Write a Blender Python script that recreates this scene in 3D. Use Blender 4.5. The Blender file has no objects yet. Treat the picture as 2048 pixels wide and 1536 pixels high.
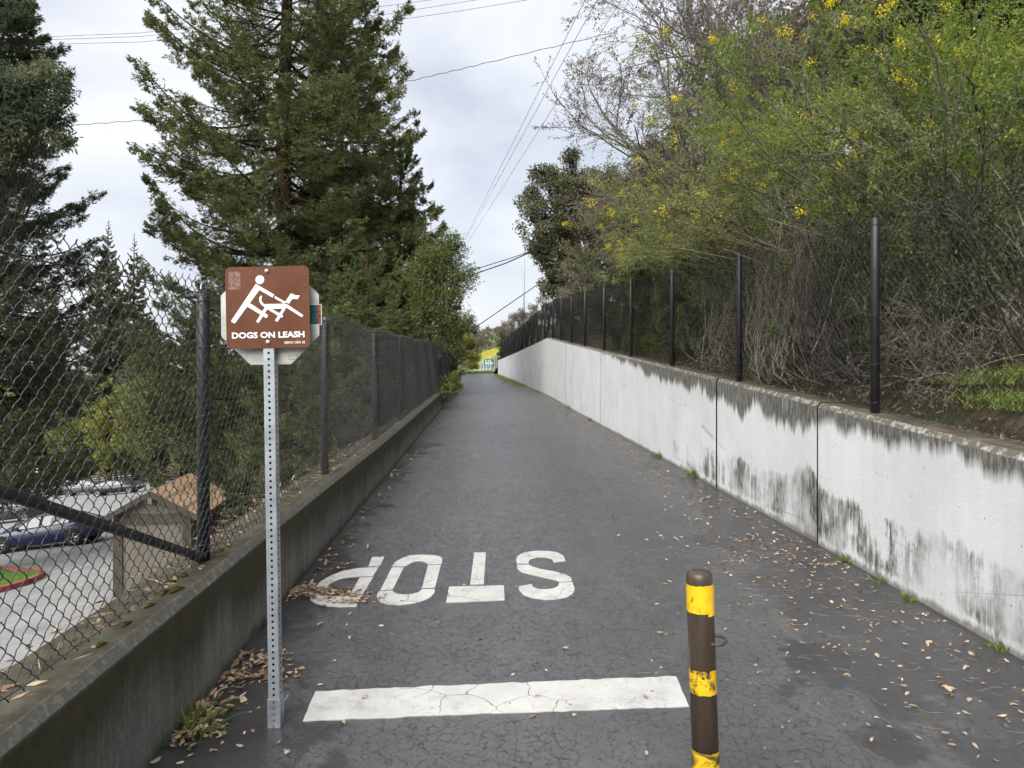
import bpy, math, random
import numpy as np
from mathutils import Vector, Matrix

S = bpy.context.scene
COL = S.collection
R = math.radians
rs = np.random.RandomState(7)
random.seed(7)

# ------------------------------------------------------------------ camera
F, HR, CH = 1420.0, 745.0, 1.55            # focal length in photo pixels, horizon row, eye height
cam_d = bpy.data.cameras.new('camera'); cam = bpy.data.objects.new('camera', cam_d); COL.objects.link(cam)
cam.location = (0, 0, CH); cam.rotation_euler = (R(90), 0, 0)
cam_d.sensor_width = 36; cam_d.lens = 36 * F / 2048; cam_d.shift_y = -(768 - HR) / 2048
cam_d.clip_start = 0.05; cam_d.clip_end = 6000
S.camera = cam

# ------------------------------------------------------------------ sky, sun, exposure
SUN_EL, SUN_AZ = 43.0, 205.0               # light comes from behind and a little to the left
w = bpy.data.worlds.new('World'); S.world = w; w.use_nodes = True
nt = w.node_tree; nt.nodes.clear()
def wn(t, **k):
    n = nt.nodes.new(t)
    for a, b in k.items(): setattr(n, a, b)
    return n
wo = wn('ShaderNodeOutputWorld'); bg = wn('ShaderNodeBackground'); bg.inputs['Strength'].default_value = 0.10
sky = wn('ShaderNodeTexSky', sky_type='NISHITA', sun_disc=False, sun_elevation=R(SUN_EL), sun_rotation=R(SUN_AZ))
sky.air_density = 1.0; sky.dust_density = 3.0
tc = wn('ShaderNodeTexCoord'); mp = wn('ShaderNodeMapping'); mp.inputs['Scale'].default_value = (1.0, 1.0, 2.1)
mp.inputs['Location'].default_value = (0.35, 0.2, 0.1)
no = wn('ShaderNodeTexNoise'); no.inputs['Scale'].default_value = 2.3; no.inputs['Detail'].default_value = 6; no.inputs['Roughness'].default_value = 0.45
no.inputs['Distortion'].default_value = 0.3
cr = wn('ShaderNodeValToRGB')
cr.color_ramp.elements[0].position = 0.33; cr.color_ramp.elements[0].color = (1.62, 1.72, 1.96, 1)
cr.color_ramp.elements[1].position = 0.60; cr.color_ramp.elements[1].color = (2.72, 2.75, 2.79, 1)
mx = wn('ShaderNodeMix', data_type='RGBA'); mx.inputs[0].default_value = 0.90
L = nt.links.new
L(tc.outputs['Generated'], mp.inputs['Vector']); L(mp.outputs['Vector'], no.inputs['Vector']); L(no.outputs['Fac'], cr.inputs['Fac'])
L(sky.outputs['Color'], mx.inputs[6]); L(cr.outputs['Color'], mx.inputs[7]); L(mx.outputs[2], bg.inputs['Color']); L(bg.outputs['Background'], wo.inputs['Surface'])

sd = bpy.data.lights.new('sun', 'SUN'); sun = bpy.data.objects.new('sun', sd); COL.objects.link(sun)
sd.energy = 1.5; sd.angle = R(60); sd.color = (1.0, 0.975, 0.94)
az = R(SUN_AZ)                              # direction towards the sun (rotation 0 = +Y, turning clockwise)
sv = Vector((math.sin(az) * math.cos(R(SUN_EL)), math.cos(az) * math.cos(R(SUN_EL)), math.sin(R(SUN_EL))))
sun.rotation_euler = sv.to_track_quat('Z', 'Y').to_euler(); sun.location = (0, 0, 60)

S.view_settings.view_transform = 'Standard'; S.view_settings.look = 'None'
S.view_settings.exposure = 1.92; S.view_settings.gamma = 1.0; S.view_settings.use_curve_mapping = False
S.cycles.max_bounces = 7; S.cycles.diffuse_bounces = 5; S.cycles.glossy_bounces = 2
S.cycles.transmission_bounces = 3; S.cycles.transparent_max_bounces = 4
S.cycles.use_adaptive_sampling = True; S.cycles.adaptive_threshold = 0.03; S.cycles.adaptive_min_samples = 12
S.cycles.caustics_reflective = False; S.cycles.caustics_refractive = False

# ------------------------------------------------------------------ helpers: meshes
def link(o, parent=None):
    COL.objects.link(o)
    if parent is not None: o.parent = parent
    return o
def npmesh(name, V, Fc, mat=None, parent=None, smooth=False, attrs=None, loc=None):
    V = np.asarray(V, np.float32); Fc = np.asarray(Fc, np.int32)
    me = bpy.data.meshes.new(name); n, (m, k) = len(V), Fc.shape
    me.vertices.add(n); me.vertices.foreach_set('co', V.ravel())
    me.loops.add(m * k); me.loops.foreach_set('vertex_index', Fc.ravel())
    me.polygons.add(m); me.polygons.foreach_set('loop_start', np.arange(0, m * k, k, dtype=np.int32))
    me.polygons.foreach_set('loop_total', np.full(m, k, np.int32))
    if smooth: me.polygons.foreach_set('use_smooth', np.ones(m, bool))
    if attrs:
        for a, v in attrs.items():
            at = me.attributes.new(a, 'FLOAT', 'POINT'); at.data.foreach_set('value', np.asarray(v, np.float32).ravel())
    me.update(calc_edges=True)
    if mat: me.materials.append(mat)
    o = bpy.data.objects.new(name, me)
    if loc is not None: o.location = loc
    return link(o, parent)
def pymesh(name, V, Fc, mat=None, parent=None, smooth=False, loc=None, attrs=None):
    me = bpy.data.meshes.new(name); me.from_pydata([tuple(v) for v in V], [], [tuple(f) for f in Fc])
    if smooth:
        for p in me.polygons: p.use_smooth = True
    if attrs:
        for a, v in attrs.items():
            at = me.attributes.new(a, 'FLOAT', 'POINT'); at.data.foreach_set('value', np.asarray(v, np.float32).ravel())
    me.update()
    if mat: me.materials.append(mat)
    o = bpy.data.objects.new(name, me)
    if loc is not None: o.location = loc
    return link(o, parent)
def empty(name, loc=(0, 0, 0), rot=(0, 0, 0)):
    o = bpy.data.objects.new(name, None); o.location = loc; o.rotation_euler = rot; o.empty_display_size = 0.2
    return link(o)
def tag(o, label=None, cat=None, group=None, kind=None):
    if label: o['label'] = label
    if cat: o['category'] = cat
    if group: o['group'] = group
    if kind: o['kind'] = kind
    return o
def join(parts):
    Vs, Fs, off = [], [], 0
    for V, Fc in parts:
        Vs.append(V); Fs.append(np.asarray(Fc) + off); off += len(V)
    return np.concatenate(Vs), np.concatenate(Fs)
class MB:
    def __init__(s): s.V, s.F = [], []
    def add(s, V, Fc):
        o = len(s.V); s.V += [tuple(v) for v in V]; s.F += [tuple(i + o for i in f) for f in Fc]; return s
    def box(s, c, d, rz=0.0, M=None, bev=0.0):
        hx, hy, hz = d[0] / 2, d[1] / 2, d[2] / 2
        if bev <= 0:
            P = [(x, y, z) for z in (-hz, hz) for x, y in ((-hx, -hy), (hx, -hy), (hx, hy), (-hx, hy))]
            Fc = [(3, 2, 1, 0), (4, 5, 6, 7), (0, 1, 5, 4), (1, 2, 6, 5), (2, 3, 7, 6), (3, 0, 4, 7)]
        else:
            b = bev; P = []
            for z, i in ((-hz, b), (-hz + b, 0), (hz - b, 0), (hz, b)):
                P += [(-hx + i, -hy + i, z), (hx - i, -hy + i, z), (hx - i, hy - i, z), (-hx + i, hy - i, z)]
            Fc = [(3, 2, 1, 0), (12, 13, 14, 15)]
            for k in range(3):
                for j in range(4): Fc.append((4 * k + j, 4 * k + (j + 1) % 4, 4 * k + 4 + (j + 1) % 4, 4 * k + 4 + j))
        ca, sa = math.cos(rz), math.sin(rz); out = []
        for x, y, z in P:
            v = Vector((x * ca - y * sa, x * sa + y * ca, z)) + Vector(c)
            out.append(M @ v if M is not None else v)
        return s.add(out, Fc)
    def prism(s, poly, z0, z1, fn=None):
        n = len(poly); P = [(x, y, z0) for x, y in poly] + [(x, y, z1) for x, y in poly]
        if fn: P = [fn(p) for p in P]
        Fc = [tuple(range(n - 1, -1, -1)), tuple(range(n, 2 * n))] + [(i, (i + 1) % n, n + (i + 1) % n, n + i) for i in range(n)]
        return s.add(P, Fc)
    def lathe(s, prof, c=(0, 0, 0), n=24, axis='z', M=None):
        P, Fc = [], []
        for r, z in prof:
            for k in range(n):
                a = 2 * math.pi * k / n; x, y = r * math.cos(a), r * math.sin(a)
                v = {'z': (x, y, z), 'y': (x, z, y), 'x': (z, x, y)}[axis]
                v = Vector(v) + Vector(c); P.append(M @ v if M is not None else v)
        for j in range(len(prof) - 1):
            for k in range(n): Fc.append((j * n + k, j * n + (k + 1) % n, (j + 1) * n + (k + 1) % n, (j + 1) * n + k))
        Fc.append(tuple(range(n - 1, -1, -1))); Fc.append(tuple(range((len(prof) - 1) * n, len(prof) * n)))
        return s.add(P, Fc)
    def tube(s, pts, r, n=8, closed=False):
        V, Fc = tubes(np.array([pts], float), np.array([r if hasattr(r, '__len__') else [r] * len(pts)], float), n)
        o = len(s.V); s.add(V, Fc)
        if closed:
            k = len(pts); b = o + (k - 1) * n
            s.F += [(b + i, b + (i + 1) % n, o + (i + 1) % n, o + i) for i in range(n)]
        else:
            s.F += [tuple(o + i for i in range(n - 1, -1, -1)), tuple(o + (len(pts) - 1) * n + i for i in range(n))]
        return s
    def build(s, name, mat, parent=None, smooth=False, loc=None):
        return pymesh(name, s.V, s.F, mat, parent, smooth, loc)
def nrm(v): return v / (np.linalg.norm(v, axis=-1, keepdims=True) + 1e-9)
def tubes(P, Rr, n=3):
    """P (N,K,3), Rr (N,K) -> quads of N tubes"""
    N, K, _ = P.shape
    T = nrm(np.gradient(P, axis=1)); mean = nrm(P[:, -1] - P[:, 0] + 1e-6)
    ref = np.where(np.abs(mean[:, 2:3]) < 0.8, np.array([[0, 0, 1.0]]), np.array([[1.0, 0, 0]]))[:, None, :]
    A = nrm(np.cross(T, np.broadcast_to(ref, T.shape))); B = np.cross(T, A)
    ang = np.arange(n) * 2 * np.pi / n
    V = P[:, :, None, :] + Rr[:, :, None, None] * (np.cos(ang)[None, None, :, None] * A[:, :, None, :] + np.sin(ang)[None, None, :, None] * B[:, :, None, :])
    idx = np.arange(N * K * n).reshape(N, K, n)
    a = idx[:, :-1, :]; b = np.roll(idx, -1, 2)[:, :-1, :]; c = np.roll(idx, -1, 2)[:, 1:, :]; d = idx[:, 1:, :]
    return V.reshape(-1, 3), np.stack([a, b, c, d], -1).reshape(-1, 4)
def rnd_perp(D, rng):
    r = rng.normal(size=D.shape); return nrm(r - (r * D).sum(-1, keepdims=True) * D)
def leaves(P, D, Ln, W, rng, mid=0.45, flat=None):
    """one quad per leaf: base, side, tip, side"""
    N = len(P); D = nrm(D); Sd = rnd_perp(D, rng)
    if flat is not None:                      # lie mostly flat: side vector close to horizontal
        h = nrm(np.cross(D, np.array([0, 0, 1.0]))); Sd = nrm(h * flat + Sd * (1 - flat))
    Ln = np.broadcast_to(np.asarray(Ln, float), (N,))[:, None]; W = np.broadcast_to(np.asarray(W, float), (N,))[:, None]
    V = np.stack([P, P + D * Ln * mid + Sd * W / 2, P + D * Ln, P + D * Ln * mid - Sd * W / 2], 1)
    return V.reshape(-1, 3), np.arange(4 * N).reshape(N, 4)
def grow(rng, P, D, Ln, Rr, levels, fix=None):
    """branching curves, level by level; returns the tubes and, per level, (curves, radii)"""
    tb, cv = [], []
    P = np.asarray(P, float); D = nrm(np.asarray(D, float)); Ln = np.asarray(Ln, float); Rr = np.asarray(Rr, float)
    for lv in levels:
        K = lv.get('k', 6); C = np.zeros((len(P), K, 3)); C[:, 0] = P; d = D.copy(); step = (Ln / (K - 1))[:, None]
        for j in range(1, K):
            d = nrm(d + rng.normal(size=d.shape) * lv.get('wob', .1) + np.array(lv.get('pull', (0, 0, 0))) / (K - 1))
            C[:, j] = C[:, j - 1] + d * step
        if fix: C = fix(C)
        taper = np.linspace(1, lv.get('tip', .35), K)[None]
        RR = Rr[:, None] * taper; tb.append(tubes(C, RR, lv.get('n', 4))); cv.append((C, RR))
        nc = lv.get('child', 0)
        if not nc: break
        par = np.repeat(np.arange(len(P)), nc); t = rng.uniform(lv.get('t0', .3), 1, len(par)) * (K - 1)
        i0 = np.minimum(t.astype(int), K - 2); fr = (t - i0)[:, None]
        P = C[par, i0] * (1 - fr) + C[par, i0 + 1] * fr; T = nrm(C[par, i0 + 1] - C[par, i0])
        a = R(1) * rng.normal(lv.get('ang', 40), lv.get('angv', 10), len(par))[:, None]
        D = nrm(T * np.cos(a) + rnd_perp(T, rng) * np.sin(a))
        Ln = Ln[par] * lv.get('lenf', .6) * (1.15 - .5 * t / (K - 1)) * rng.uniform(.7, 1.2, len(par))
        Rr = np.maximum(RR[par, i0] * lv.get('radf', .6), lv.get('rmin', .002))
    return tb, cv
def sample(cv, n, rng, t0=0.0):
    C, _ = cv; i = rng.randint(0, len(C), n); K = C.shape[1]; t = rng.uniform(t0, .999, n) * (K - 1)
    j = t.astype(int); fr = (t - j)[:, None]
    return C[i, j] * (1 - fr) + C[i, j + 1] * fr, nrm(C[i, j + 1] - C[i, j])

# ------------------------------------------------------------------ helpers: the place
SLOPE = 33 / F
def smooth_curve(nodes, w=3.0):
    ny = np.array([a for a, b in nodes], float); nx = np.array([b for a, b in nodes], float)
    g = np.arange(ny[0] - 6, ny[-1] + 6, .1)
    v = np.interp(g, ny, nx); s0 = (nx[1] - nx[0]) / (ny[1] - ny[0]); s1 = (nx[-1] - nx[-2]) / (ny[-1] - ny[-2])
    v = np.where(g < ny[0], nx[0] + s0 * (g - ny[0]), v); v = np.where(g > ny[-1], nx[-1] + s1 * (g - ny[-1]), v)
    k = int(w / .1) | 1; pad = k // 2
    vp = np.concatenate([v[0] + (v[1] - v[0]) * np.arange(-pad, 0), v, v[-1] + (v[-1] - v[-2]) * np.arange(1, pad + 1)])
    v = np.convolve(vp, np.ones(k) / k, 'valid')
    return lambda y: np.interp(y, g, v)
XL = smooth_curve([(-6, -1.05), (2.67, -1.36), (3.5, -1.40), (4.44, -1.45), (6.32, -1.51), (9.5, -1.62), (17, -1.91), (28, -2.35), (41, -3.35), (50, -3.95), (58, -4.3), (63, -4.8), (70, -7.5), (90, -22)])
XR = smooth_curve([(-6, 2.80), (3.62, 2.61), (5.8, 2.52), (7.74, 2.42), (8.96, 2.36), (10.8, 2.27), (13.5, 2.10), (19.3, 1.77), (27.2, 1.42), (41.5, .33), (58, -1.1), (66, -2.3), (76, -6), (90, -16)])
_gz = smooth_curve([(-10, -10 * SLOPE), (63, 63 * SLOPE), (80, 1.5), (120, 1.35)], 5.0)
def gz(y): return _gz(y)
def ZR(y): return np.where(np.asarray(y) < 28, .87 + .0735 * np.asarray(y), 2.928 - .0115 * (np.asarray(y) - 28))    # right wall top
def ZL(y): return gz(y) + np.interp(y, [0, 4, 8], [.55, .53, .50])                                                      # left wall top
def G(px, py):
    """photo pixel -> point on the sloping path"""
    y = CH / ((py - HR) / F + SLOPE); return ((px - 1024) / F * y, y)
def at(px, py, y): return Vector(((px - 1024) / F * y, y, CH - (py - HR) / F * y))
def lotz(x, y): return -2.01 - .067 * y + .1 * x
def lot(px, py):
    d = (py - HR) / F - .067 - .1 * (1024 - px) / F; y = 3.56 / d; x = (px - 1024) / F * y; return x, y

# ------------------------------------------------------------------ helpers: materials
class NB:
    def __init__(s, name):
        s.m = bpy.data.materials.new(name); s.m.use_nodes = True; s.t = s.m.node_tree; s.t.nodes.clear()
        s.out = s.n('ShaderNodeOutputMaterial')
    def n(s, t, inp=None, **k):
        n = s.t.nodes.new(t)
        for a, b in k.items(): setattr(n, a, b)
        for a, b in (inp or {}).items(): s.put(n, a, b)
        return n
    def put(s, n, a, b):
        if hasattr(b, 'is_output'): s.t.links.new(b, n.inputs[a])
        else:
            if isinstance(b, (tuple, list)) and len(b) == 3 and n.inputs[a].type == 'RGBA': b = (*b, 1)
            n.inputs[a].default_value = b
    def math(s, op, a, b=0.0, clamp=False):
        n = s.n('ShaderNodeMath', operation=op, use_clamp=clamp); s.put(n, 0, a); s.put(n, 1, b); return n.outputs[0]
    def coord(s, which='Object', scale=(1, 1, 1), loc=(0, 0, 0)):
        c = s.n('ShaderNodeTexCoord').outputs[which]
        return s.n('ShaderNodeMapping', {'Vector': c, 'Scale': scale, 'Location': loc}).outputs[0]
    def noise(s, vec, scale, detail=4, rough=.55, dist=0.0):
        return s.n('ShaderNodeTexNoise', {'Vector': vec, 'Scale': scale, 'Detail': detail, 'Roughness': rough, 'Distortion': dist}).outputs['Fac']
    def ramp(s, fac, stops):
        n = s.n('ShaderNodeValToRGB', {'Fac': fac}); e = n.color_ramp.elements
        while len(e) < len(stops): e.new(.5)
        for i, (p, c) in enumerate(stops):
            e[i].position = p; e[i].color = (c, c, c, 1) if not isinstance(c, (tuple, list)) else (*c, 1)
        return n.outputs['Color']
    def mix(s, fac, a, b, mode='MIX'):
        n = s.n('ShaderNodeMix', data_type='RGBA', blend_type=mode); s.put(n, 0, fac); s.put(n, 6, a); s.put(n, 7, b); return n.outputs[2]
    def attr(s, name): return s.n('ShaderNodeAttribute', attribute_name=name).outputs['Fac']
    def bump(s, h, strength=.3, dist=.01, normal=None):
        i = {'Height': h, 'Strength': strength, 'Distance': dist}
        if normal is not None: i['Normal'] = normal
        return s.n('ShaderNodeBump', i).outputs[0]
    def bsdf(s, col, rough=.6, spec=.5, metal=0.0, normal=None, **k):
        i = {'Base Color': col, 'Roughness': rough, 'Specular IOR Level': spec, 'Metallic': metal}
        if normal is not None: i['Normal'] = normal
        i.update(k); n = s.n('ShaderNodeBsdfPrincipled', i); s.t.links.new(n.outputs[0], s.out.inputs[0]); return n
def plain(name, col, rough=.6, spec=.4, metal=0.0, var=.18, scale=6.0, bump=0.0, bscale=60.0):
    b = NB(name); c = b.coord(); f = b.noise(c, scale, 5)
    v = b.ramp(f, [(.3, tuple(x * (1 - var) for x in col)), (.7, tuple(min(1, x * (1 + var)) for x in col))])
    nm = b.bump(b.noise(c, bscale, 3), bump, .004) if bump else None
    b.bsdf(v, rough, spec, metal, nm); return b.m
def leafmat(name, cols, rough=.55, trans=.35, spec=.3, tcol=None):
    b = NB(name); t = b.attr('tint'); n = len(cols)
    c = b.ramp(t, [(i / (n - 1), cc) for i, cc in enumerate(cols)])
    p = b.n('ShaderNodeBsdfPrincipled', {'Base Color': c, 'Roughness': rough, 'Specular IOR Level': spec})
    tr = b.n('ShaderNodeBsdfTranslucent', {'Color': b.mix(.5, c, tcol) if tcol else c})
    m = b.n('ShaderNodeMixShader', {0: trans}); b.t.links.new(p.outputs[0], m.inputs[1]); b.t.links.new(tr.outputs[0], m.inputs[2])
    b.t.links.new(m.outputs[0], b.out.inputs[0]); return b.m
def bark(name, dark, light, sx=14, sz=2.0):
    b = NB(name); c = b.coord('Object', (sx, sx, sz)); f = b.noise(c, 1.0, 6, .65, .4)
    b.bsdf(b.ramp(f, [(.35, dark), (.65, light)]), .85, .2, 0, b.bump(f, .6, .03)); return b.m
# ------------------------------------------------------------------ materials of the setting
def m_asphalt():
    b = NB('asphalt'); c = b.coord(); dr = b.attr('dr'); dl = b.attr('dl')
    yy = b.n('ShaderNodeSeparateXYZ', {0: c}).outputs[1]; big = b.noise(c, .55, 4); mid = b.noise(c, 3.2, 5, .6); fine = b.noise(c, 170, 2, .7)
    base = b.ramp(mid, [(.3, (.058, .0585, .060)), (.7, (.092, .0923, .094))])
    base = b.mix(b.ramp(big, [(.35, 0.0), (.7, .40)]), base, (.130, .130, .131))
    # lengthwise wear streaks
    st = b.noise(b.coord('Object', (5.0, .22, 1)), 1.6, 4, .6)
    base = b.mix(b.ramp(st, [(.42, 0.0), (.72, .45)]), base, (.112, .111, .11))
    # darker, damp and leaf-stained bands along both walls, with a torn edge
    e1 = b.math('ADD', b.math('MULTIPLY', b.math('SUBTRACT', b.noise(c, 2.2, 6, .65), .5), 2.2), b.math('MULTIPLY', b.math('SUBTRACT', big, .5), 1.8))
    wr = b.math('SUBTRACT', b.math('ADD', e1, b.ramp(b.math('DIVIDE', yy, 20.0), [(.10, 1.35), (.35, .75), (.8, .15)])), dr); wl = b.math('SUBTRACT', b.math('ADD', e1, b.ramp(b.math('DIVIDE', yy, 20.0), [(.10, .75), (.30, .25), (.8, -.1)])), dl)
    damp = b.ramp(b.math('MAXIMUM', wr, wl), [(.0, 0.0), (.18, 1.0)])
    base = b.mix(b.math('MULTIPLY', damp, .85), base, b.ramp(mid, [(.3, (.024, .024, .026)), (.75, (.046, .045, .046))]))
    base = b.mix(b.ramp(fine, [(.60, 0.0), (.72, .45)]), base, (.19, .19, .185))
    base = b.mix(b.ramp(b.noise(c, 42, 3), [(.30, .5), (.42, 0.0)]), base, (.03, .03, .032))
    # alligator cracks
    wob = b.n('ShaderNodeTexNoise', {'Vector': c, 'Scale': 14.0, 'Detail': 5, 'Roughness': .7}).outputs['Color']
    vec = b.n('ShaderNodeVectorMath', {0: c, 1: b.n('ShaderNodeVectorMath', {0: wob, 1: (.10, .10, .10)}, operation='MULTIPLY').outputs[0]}, operation='ADD').outputs[0]
    def crack(scale, width, dens):
        d = b.n('ShaderNodeTexVoronoi', {'Vector': vec, 'Scale': scale, 'Randomness': 1.0}, feature='DISTANCE_TO_EDGE', voronoi_dimensions='2D').outputs['Distance']
        wv = b.math('MULTIPLY', b.ramp(b.noise(c, scale * .35, 4, .7), [(dens, 0.0), (dens + .22, 1.0)]), width)
        return b.math('SUBTRACT', 1.0, b.math('DIVIDE', d, b.math('ADD', wv, .0005)), True)
    k1 = crack(17, .050, .36); k2 = crack(34, .075, .40); k3 = crack(6.5, .020, .46)
    k = b.math('MAXIMUM', b.math('MAXIMUM', k1, b.math('MULTIPLY', k2, .7)), k3)
    k = b.math('MULTIPLY', k, b.math('SUBTRACT', 1.0, b.math('MULTIPLY', damp, .55)))
    ks = b.ramp(k, [(.15, 0.0), (.6, 1.0)])
    col = b.mix(b.math('MULTIPLY', ks, .9), base, (.012, .012, .013))
    h = b.math('SUBTRACT', b.math('ADD', b.math('MULTIPLY', fine, .25), b.math('MULTIPLY', mid, .3)), ks)
    rg = b.math('SUBTRACT', b.math('ADD', b.math('MULTIPLY', mid, .20), .32), b.math('MULTIPLY', damp, .08))
    b.bsdf(col, rg, .5, 0, b.bump(h, .5, .006)); return b.m
def m_whitewall():
    b = NB('white_painted_concrete'); c = b.coord(); hb, ht, top = b.attr('hb'), b.attr('ht'), b.attr('top')
    sep = b.n('ShaderNodeSeparateXYZ', {0: c}).outputs; yy = sep[1]
    def vec(sy, sz, o=0): return b.coord('Object', (.0, sy, sz), (0, o, o))
    paint = b.ramp(b.noise(vec(1.2, 1.2), 1, 5, .6), [(.3, (.59, .595, .59)), (.7, (.73, .735, .73))])
    thin = b.noise(vec(16, .35), 1, 4, .6)                               # thin run-off streaks
    far = b.ramp(b.math('DIVIDE', yy, 30.0), [(.30, .12), (.62, .55)])
    paint = b.mix(b.math('MULTIPLY', far, b.ramp(thin, [(.40, 0.0), (.72, 1.0)])), paint, (.42, .43, .44))
    paint = b.mix(b.math('MULTIPLY', far, b.ramp(b.noise(vec(9, .2, 3), 1, 3), [(.58, 0.0), (.68, .8)])), paint, (.78, .79, .80))
    near = b.ramp(b.math('DIVIDE', yy, 30.0), [(.08, .80), (.17, .80), (.21, 1.15), (.36, 1.05), (.55, .42), (.9, .40)])
    olive = b.ramp(b.noise(c, 7, 4), [(.3, (.030, .028, .014)), (.7, (.074, .066, .040))])
    # run-off below the coping
    reach = b.math('MULTIPLY', b.math('ADD', b.math('MULTIPLY', b.math('SUBTRACT', b.noise(vec(1.5, .02, 7), 1, 4, .6), .20), .62), b.math('MULTIPLY', b.noise(vec(11, .25, 2), 1, 5, .7), .34)), near)
    t1 = b.math('MULTIPLY', b.math('SUBTRACT', b.math('SUBTRACT', reach, .115), ht), 12.0, True)
    grit = b.ramp(b.noise(vec(30, 6, 5), 1, 4, .7), [(.30, .35), (.55, 1.0)])
    # blotches near the foot of the wall, and along the joint at 5.9 m
    foot = b.math('MULTIPLY', b.ramp(hb, [(.0, .75), (.10, 1.0), (.42, .95), (.85, 0.0)]), b.ramp(b.math('DIVIDE', yy, 30.0), [(.08, .92), (.20, 1.0), (.34, .8), (.48, .25), (.8, .1)]))
    jd = b.math('ABSOLUTE', b.math('SUBTRACT', yy, 6.08)); jt = b.ramp(jd, [(.03, .5), (.35, 0.0)])
    blot = b.math('ADD', b.math('MULTIPLY', b.noise(vec(2.3, 1.5, 11), 1, 6, .72), .62), b.math('MULTIPLY', b.noise(vec(13, .9, 4), 1, 5, .75), .42))
    t2 = b.math('MULTIPLY', b.math('SUBTRACT', b.math('ADD', b.math('MULTIPLY', blot, foot), b.math('MULTIPLY', jt, b.math('MULTIPLY', blot, .85))), .445), 14.0, True)
    t2 = b.math('MULTIPLY', b.math('MULTIPLY', t2, grit), b.ramp(b.noise(vec(1.7, 1.2, 21), 1, 4, .6), [(.40, .12), (.56, 1.0)]))
    stain = b.math('MAXIMUM', b.math('MULTIPLY', t1, b.math('ADD', .45, b.math('MULTIPLY', grit, .55))), t2)
    col = b.mix(b.math('MULTIPLY', stain, .92), paint, olive)
    # bare, grimy strip above the path; pock marks
    strip = b.math('MULTIPLY', b.math('SUBTRACT', b.math('SUBTRACT', b.math('MULTIPLY', b.noise(vec(7, .8, 1), 1, 6, .75), .17), .03), hb), 28.0, True)
    col = b.mix(b.math('MULTIPLY', strip, .8), col, b.ramp(b.noise(c, 20, 4, .7), [(.3, (.09, .088, .06)), (.7, (.22, .21, .17))]))
    pock = b.ramp(b.n('ShaderNodeTexVoronoi', {'Vector': c, 'Scale': 9.0}).outputs['Distance'], [(.05, 1.0), (.075, 0.0)])
    col = b.mix(b.math('MULTIPLY', pock, .55), col, (.10, .095, .08))
    hair = b.n('ShaderNodeTexVoronoi', {'Vector': b.coord('Object', (0, 1.0, 1.6)), 'Scale': 1.1}, feature='DISTANCE_TO_EDGE').outputs['Distance']
    hl = b.ramp(hair, [(.0, .5), (.008, 0.0)])
    col = b.mix(b.math('MULTIPLY', hl, b.ramp(b.noise(c, 1.5, 3), [(.45, 0.0), (.6, 1.0)])), col, (.2, .2, .19))
    # worn arris and dirty top
    edge = b.math('MULTIPLY', b.math('SUBTRACT', .045, ht), 60.0, True)
    ecol = b.mix(b.ramp(b.noise(c, 16, 5, .75), [(.50, 0.0), (.66, .9)]), (.115, .105, .078), (.46, .46, .44))
    col = b.mix(edge, col, ecol)
    tcol = b.ramp(b.noise(c, 5, 6, .7), [(.32, (.045, .036, .026)), (.55, (.095, .083, .060)), (.75, (.20, .185, .15))])
    col = b.mix(top, col, tcol)
    rel = b.math('ADD', b.math('MULTIPLY', b.noise(b.coord('Object', (8, 8, 30)), 1, 5, .65), .6), b.math('MULTIPLY', b.noise(c, 55, 3), .4))
    b.bsdf(col, .82, .25, 0, b.bump(b.math('SUBTRACT', rel, b.math('MULTIPLY', hl, .4)), .32, .010)); return b.m
def m_leftwall():
    b = NB('mossy_concrete'); c = b.coord(); hb, ht, top = b.attr('hb'), b.attr('ht'), b.attr('top')
    def vec(sy, sz, o=0): return b.coord('Object', (0, sy, sz), (0, o, o))
    yy = b.n('ShaderNodeSeparateXYZ', {0: c}).outputs[1]
    base = b.ramp(b.noise(vec(3, 2), 1, 6, .7), [(.3, (.090, .088, .078)), (.7, (.185, .180, .162))])
    streak = b.noise(vec(13, .55, 3), 1, 5, .7)
    base = b.mix(b.ramp(streak, [(.48, 0.0), (.66, .8)]), base, (.21, .205, .19))
    scr = b.noise(b.coord('Object', (0, 40, 20)), 1, 6, .82, .8)
    base = b.mix(b.ramp(scr, [(.54, 0.0), (.66, .85)]), base, (.29, .285, .27))
    moss = b.ramp(b.noise(c, 11, 5, .7), [(.3, (.030, .027, .013)), (.7, (.062, .055, .024))])
    reach = b.math('ADD', b.math('MULTIPLY', b.noise(vec(1.4, .02, 5), 1, 3), .55), b.math('MULTIPLY', b.noise(vec(9, .3, 8), 1, 4, .7), .30))
    t = b.math('MULTIPLY', b.math('SUBTRACT', b.math('SUBTRACT', reach, .05), ht), 5.0, True)
    col = b.mix(b.math('MULTIPLY', t, .88), base, moss)
    wet = b.math('MULTIPLY', b.math('SUBTRACT', b.math('MULTIPLY', b.noise(vec(5, .5, 2), 1, 3), .14), hb), 20.0, True)
    col = b.mix(b.math('MULTIPLY', wet, .7), col, (.045, .05, .03))
    edge = b.math('MULTIPLY', b.math('SUBTRACT', .05, ht), 60.0, True)
    ecol = b.mix(b.ramp(b.noise(c, 24, 6, .78), [(.5, 0.0), (.70, 1.0)]), (.115, .108, .09), (.26, .25, .22))
    col = b.mix(edge, col, ecol)
    tcol = b.ramp(b.noise(c, 6, 7, .72), [(.30, (.035, .030, .020)), (.5, (.072, .066, .046)), (.72, (.145, .135, .105))])
    tcol = b.mix(b.ramp(b.noise(c, 3.0, 5, .7), [(.52, 0.0), (.64, .7)]), tcol, (.055, .060, .016))
    col = b.mix(top, col, tcol)
    b.bsdf(col, .88, .2, 0, b.bump(b.math('ADD', b.noise(c, 40, 5, .7), b.math('MULTIPLY', scr, .4)), .5, .012)); return b.m
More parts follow.
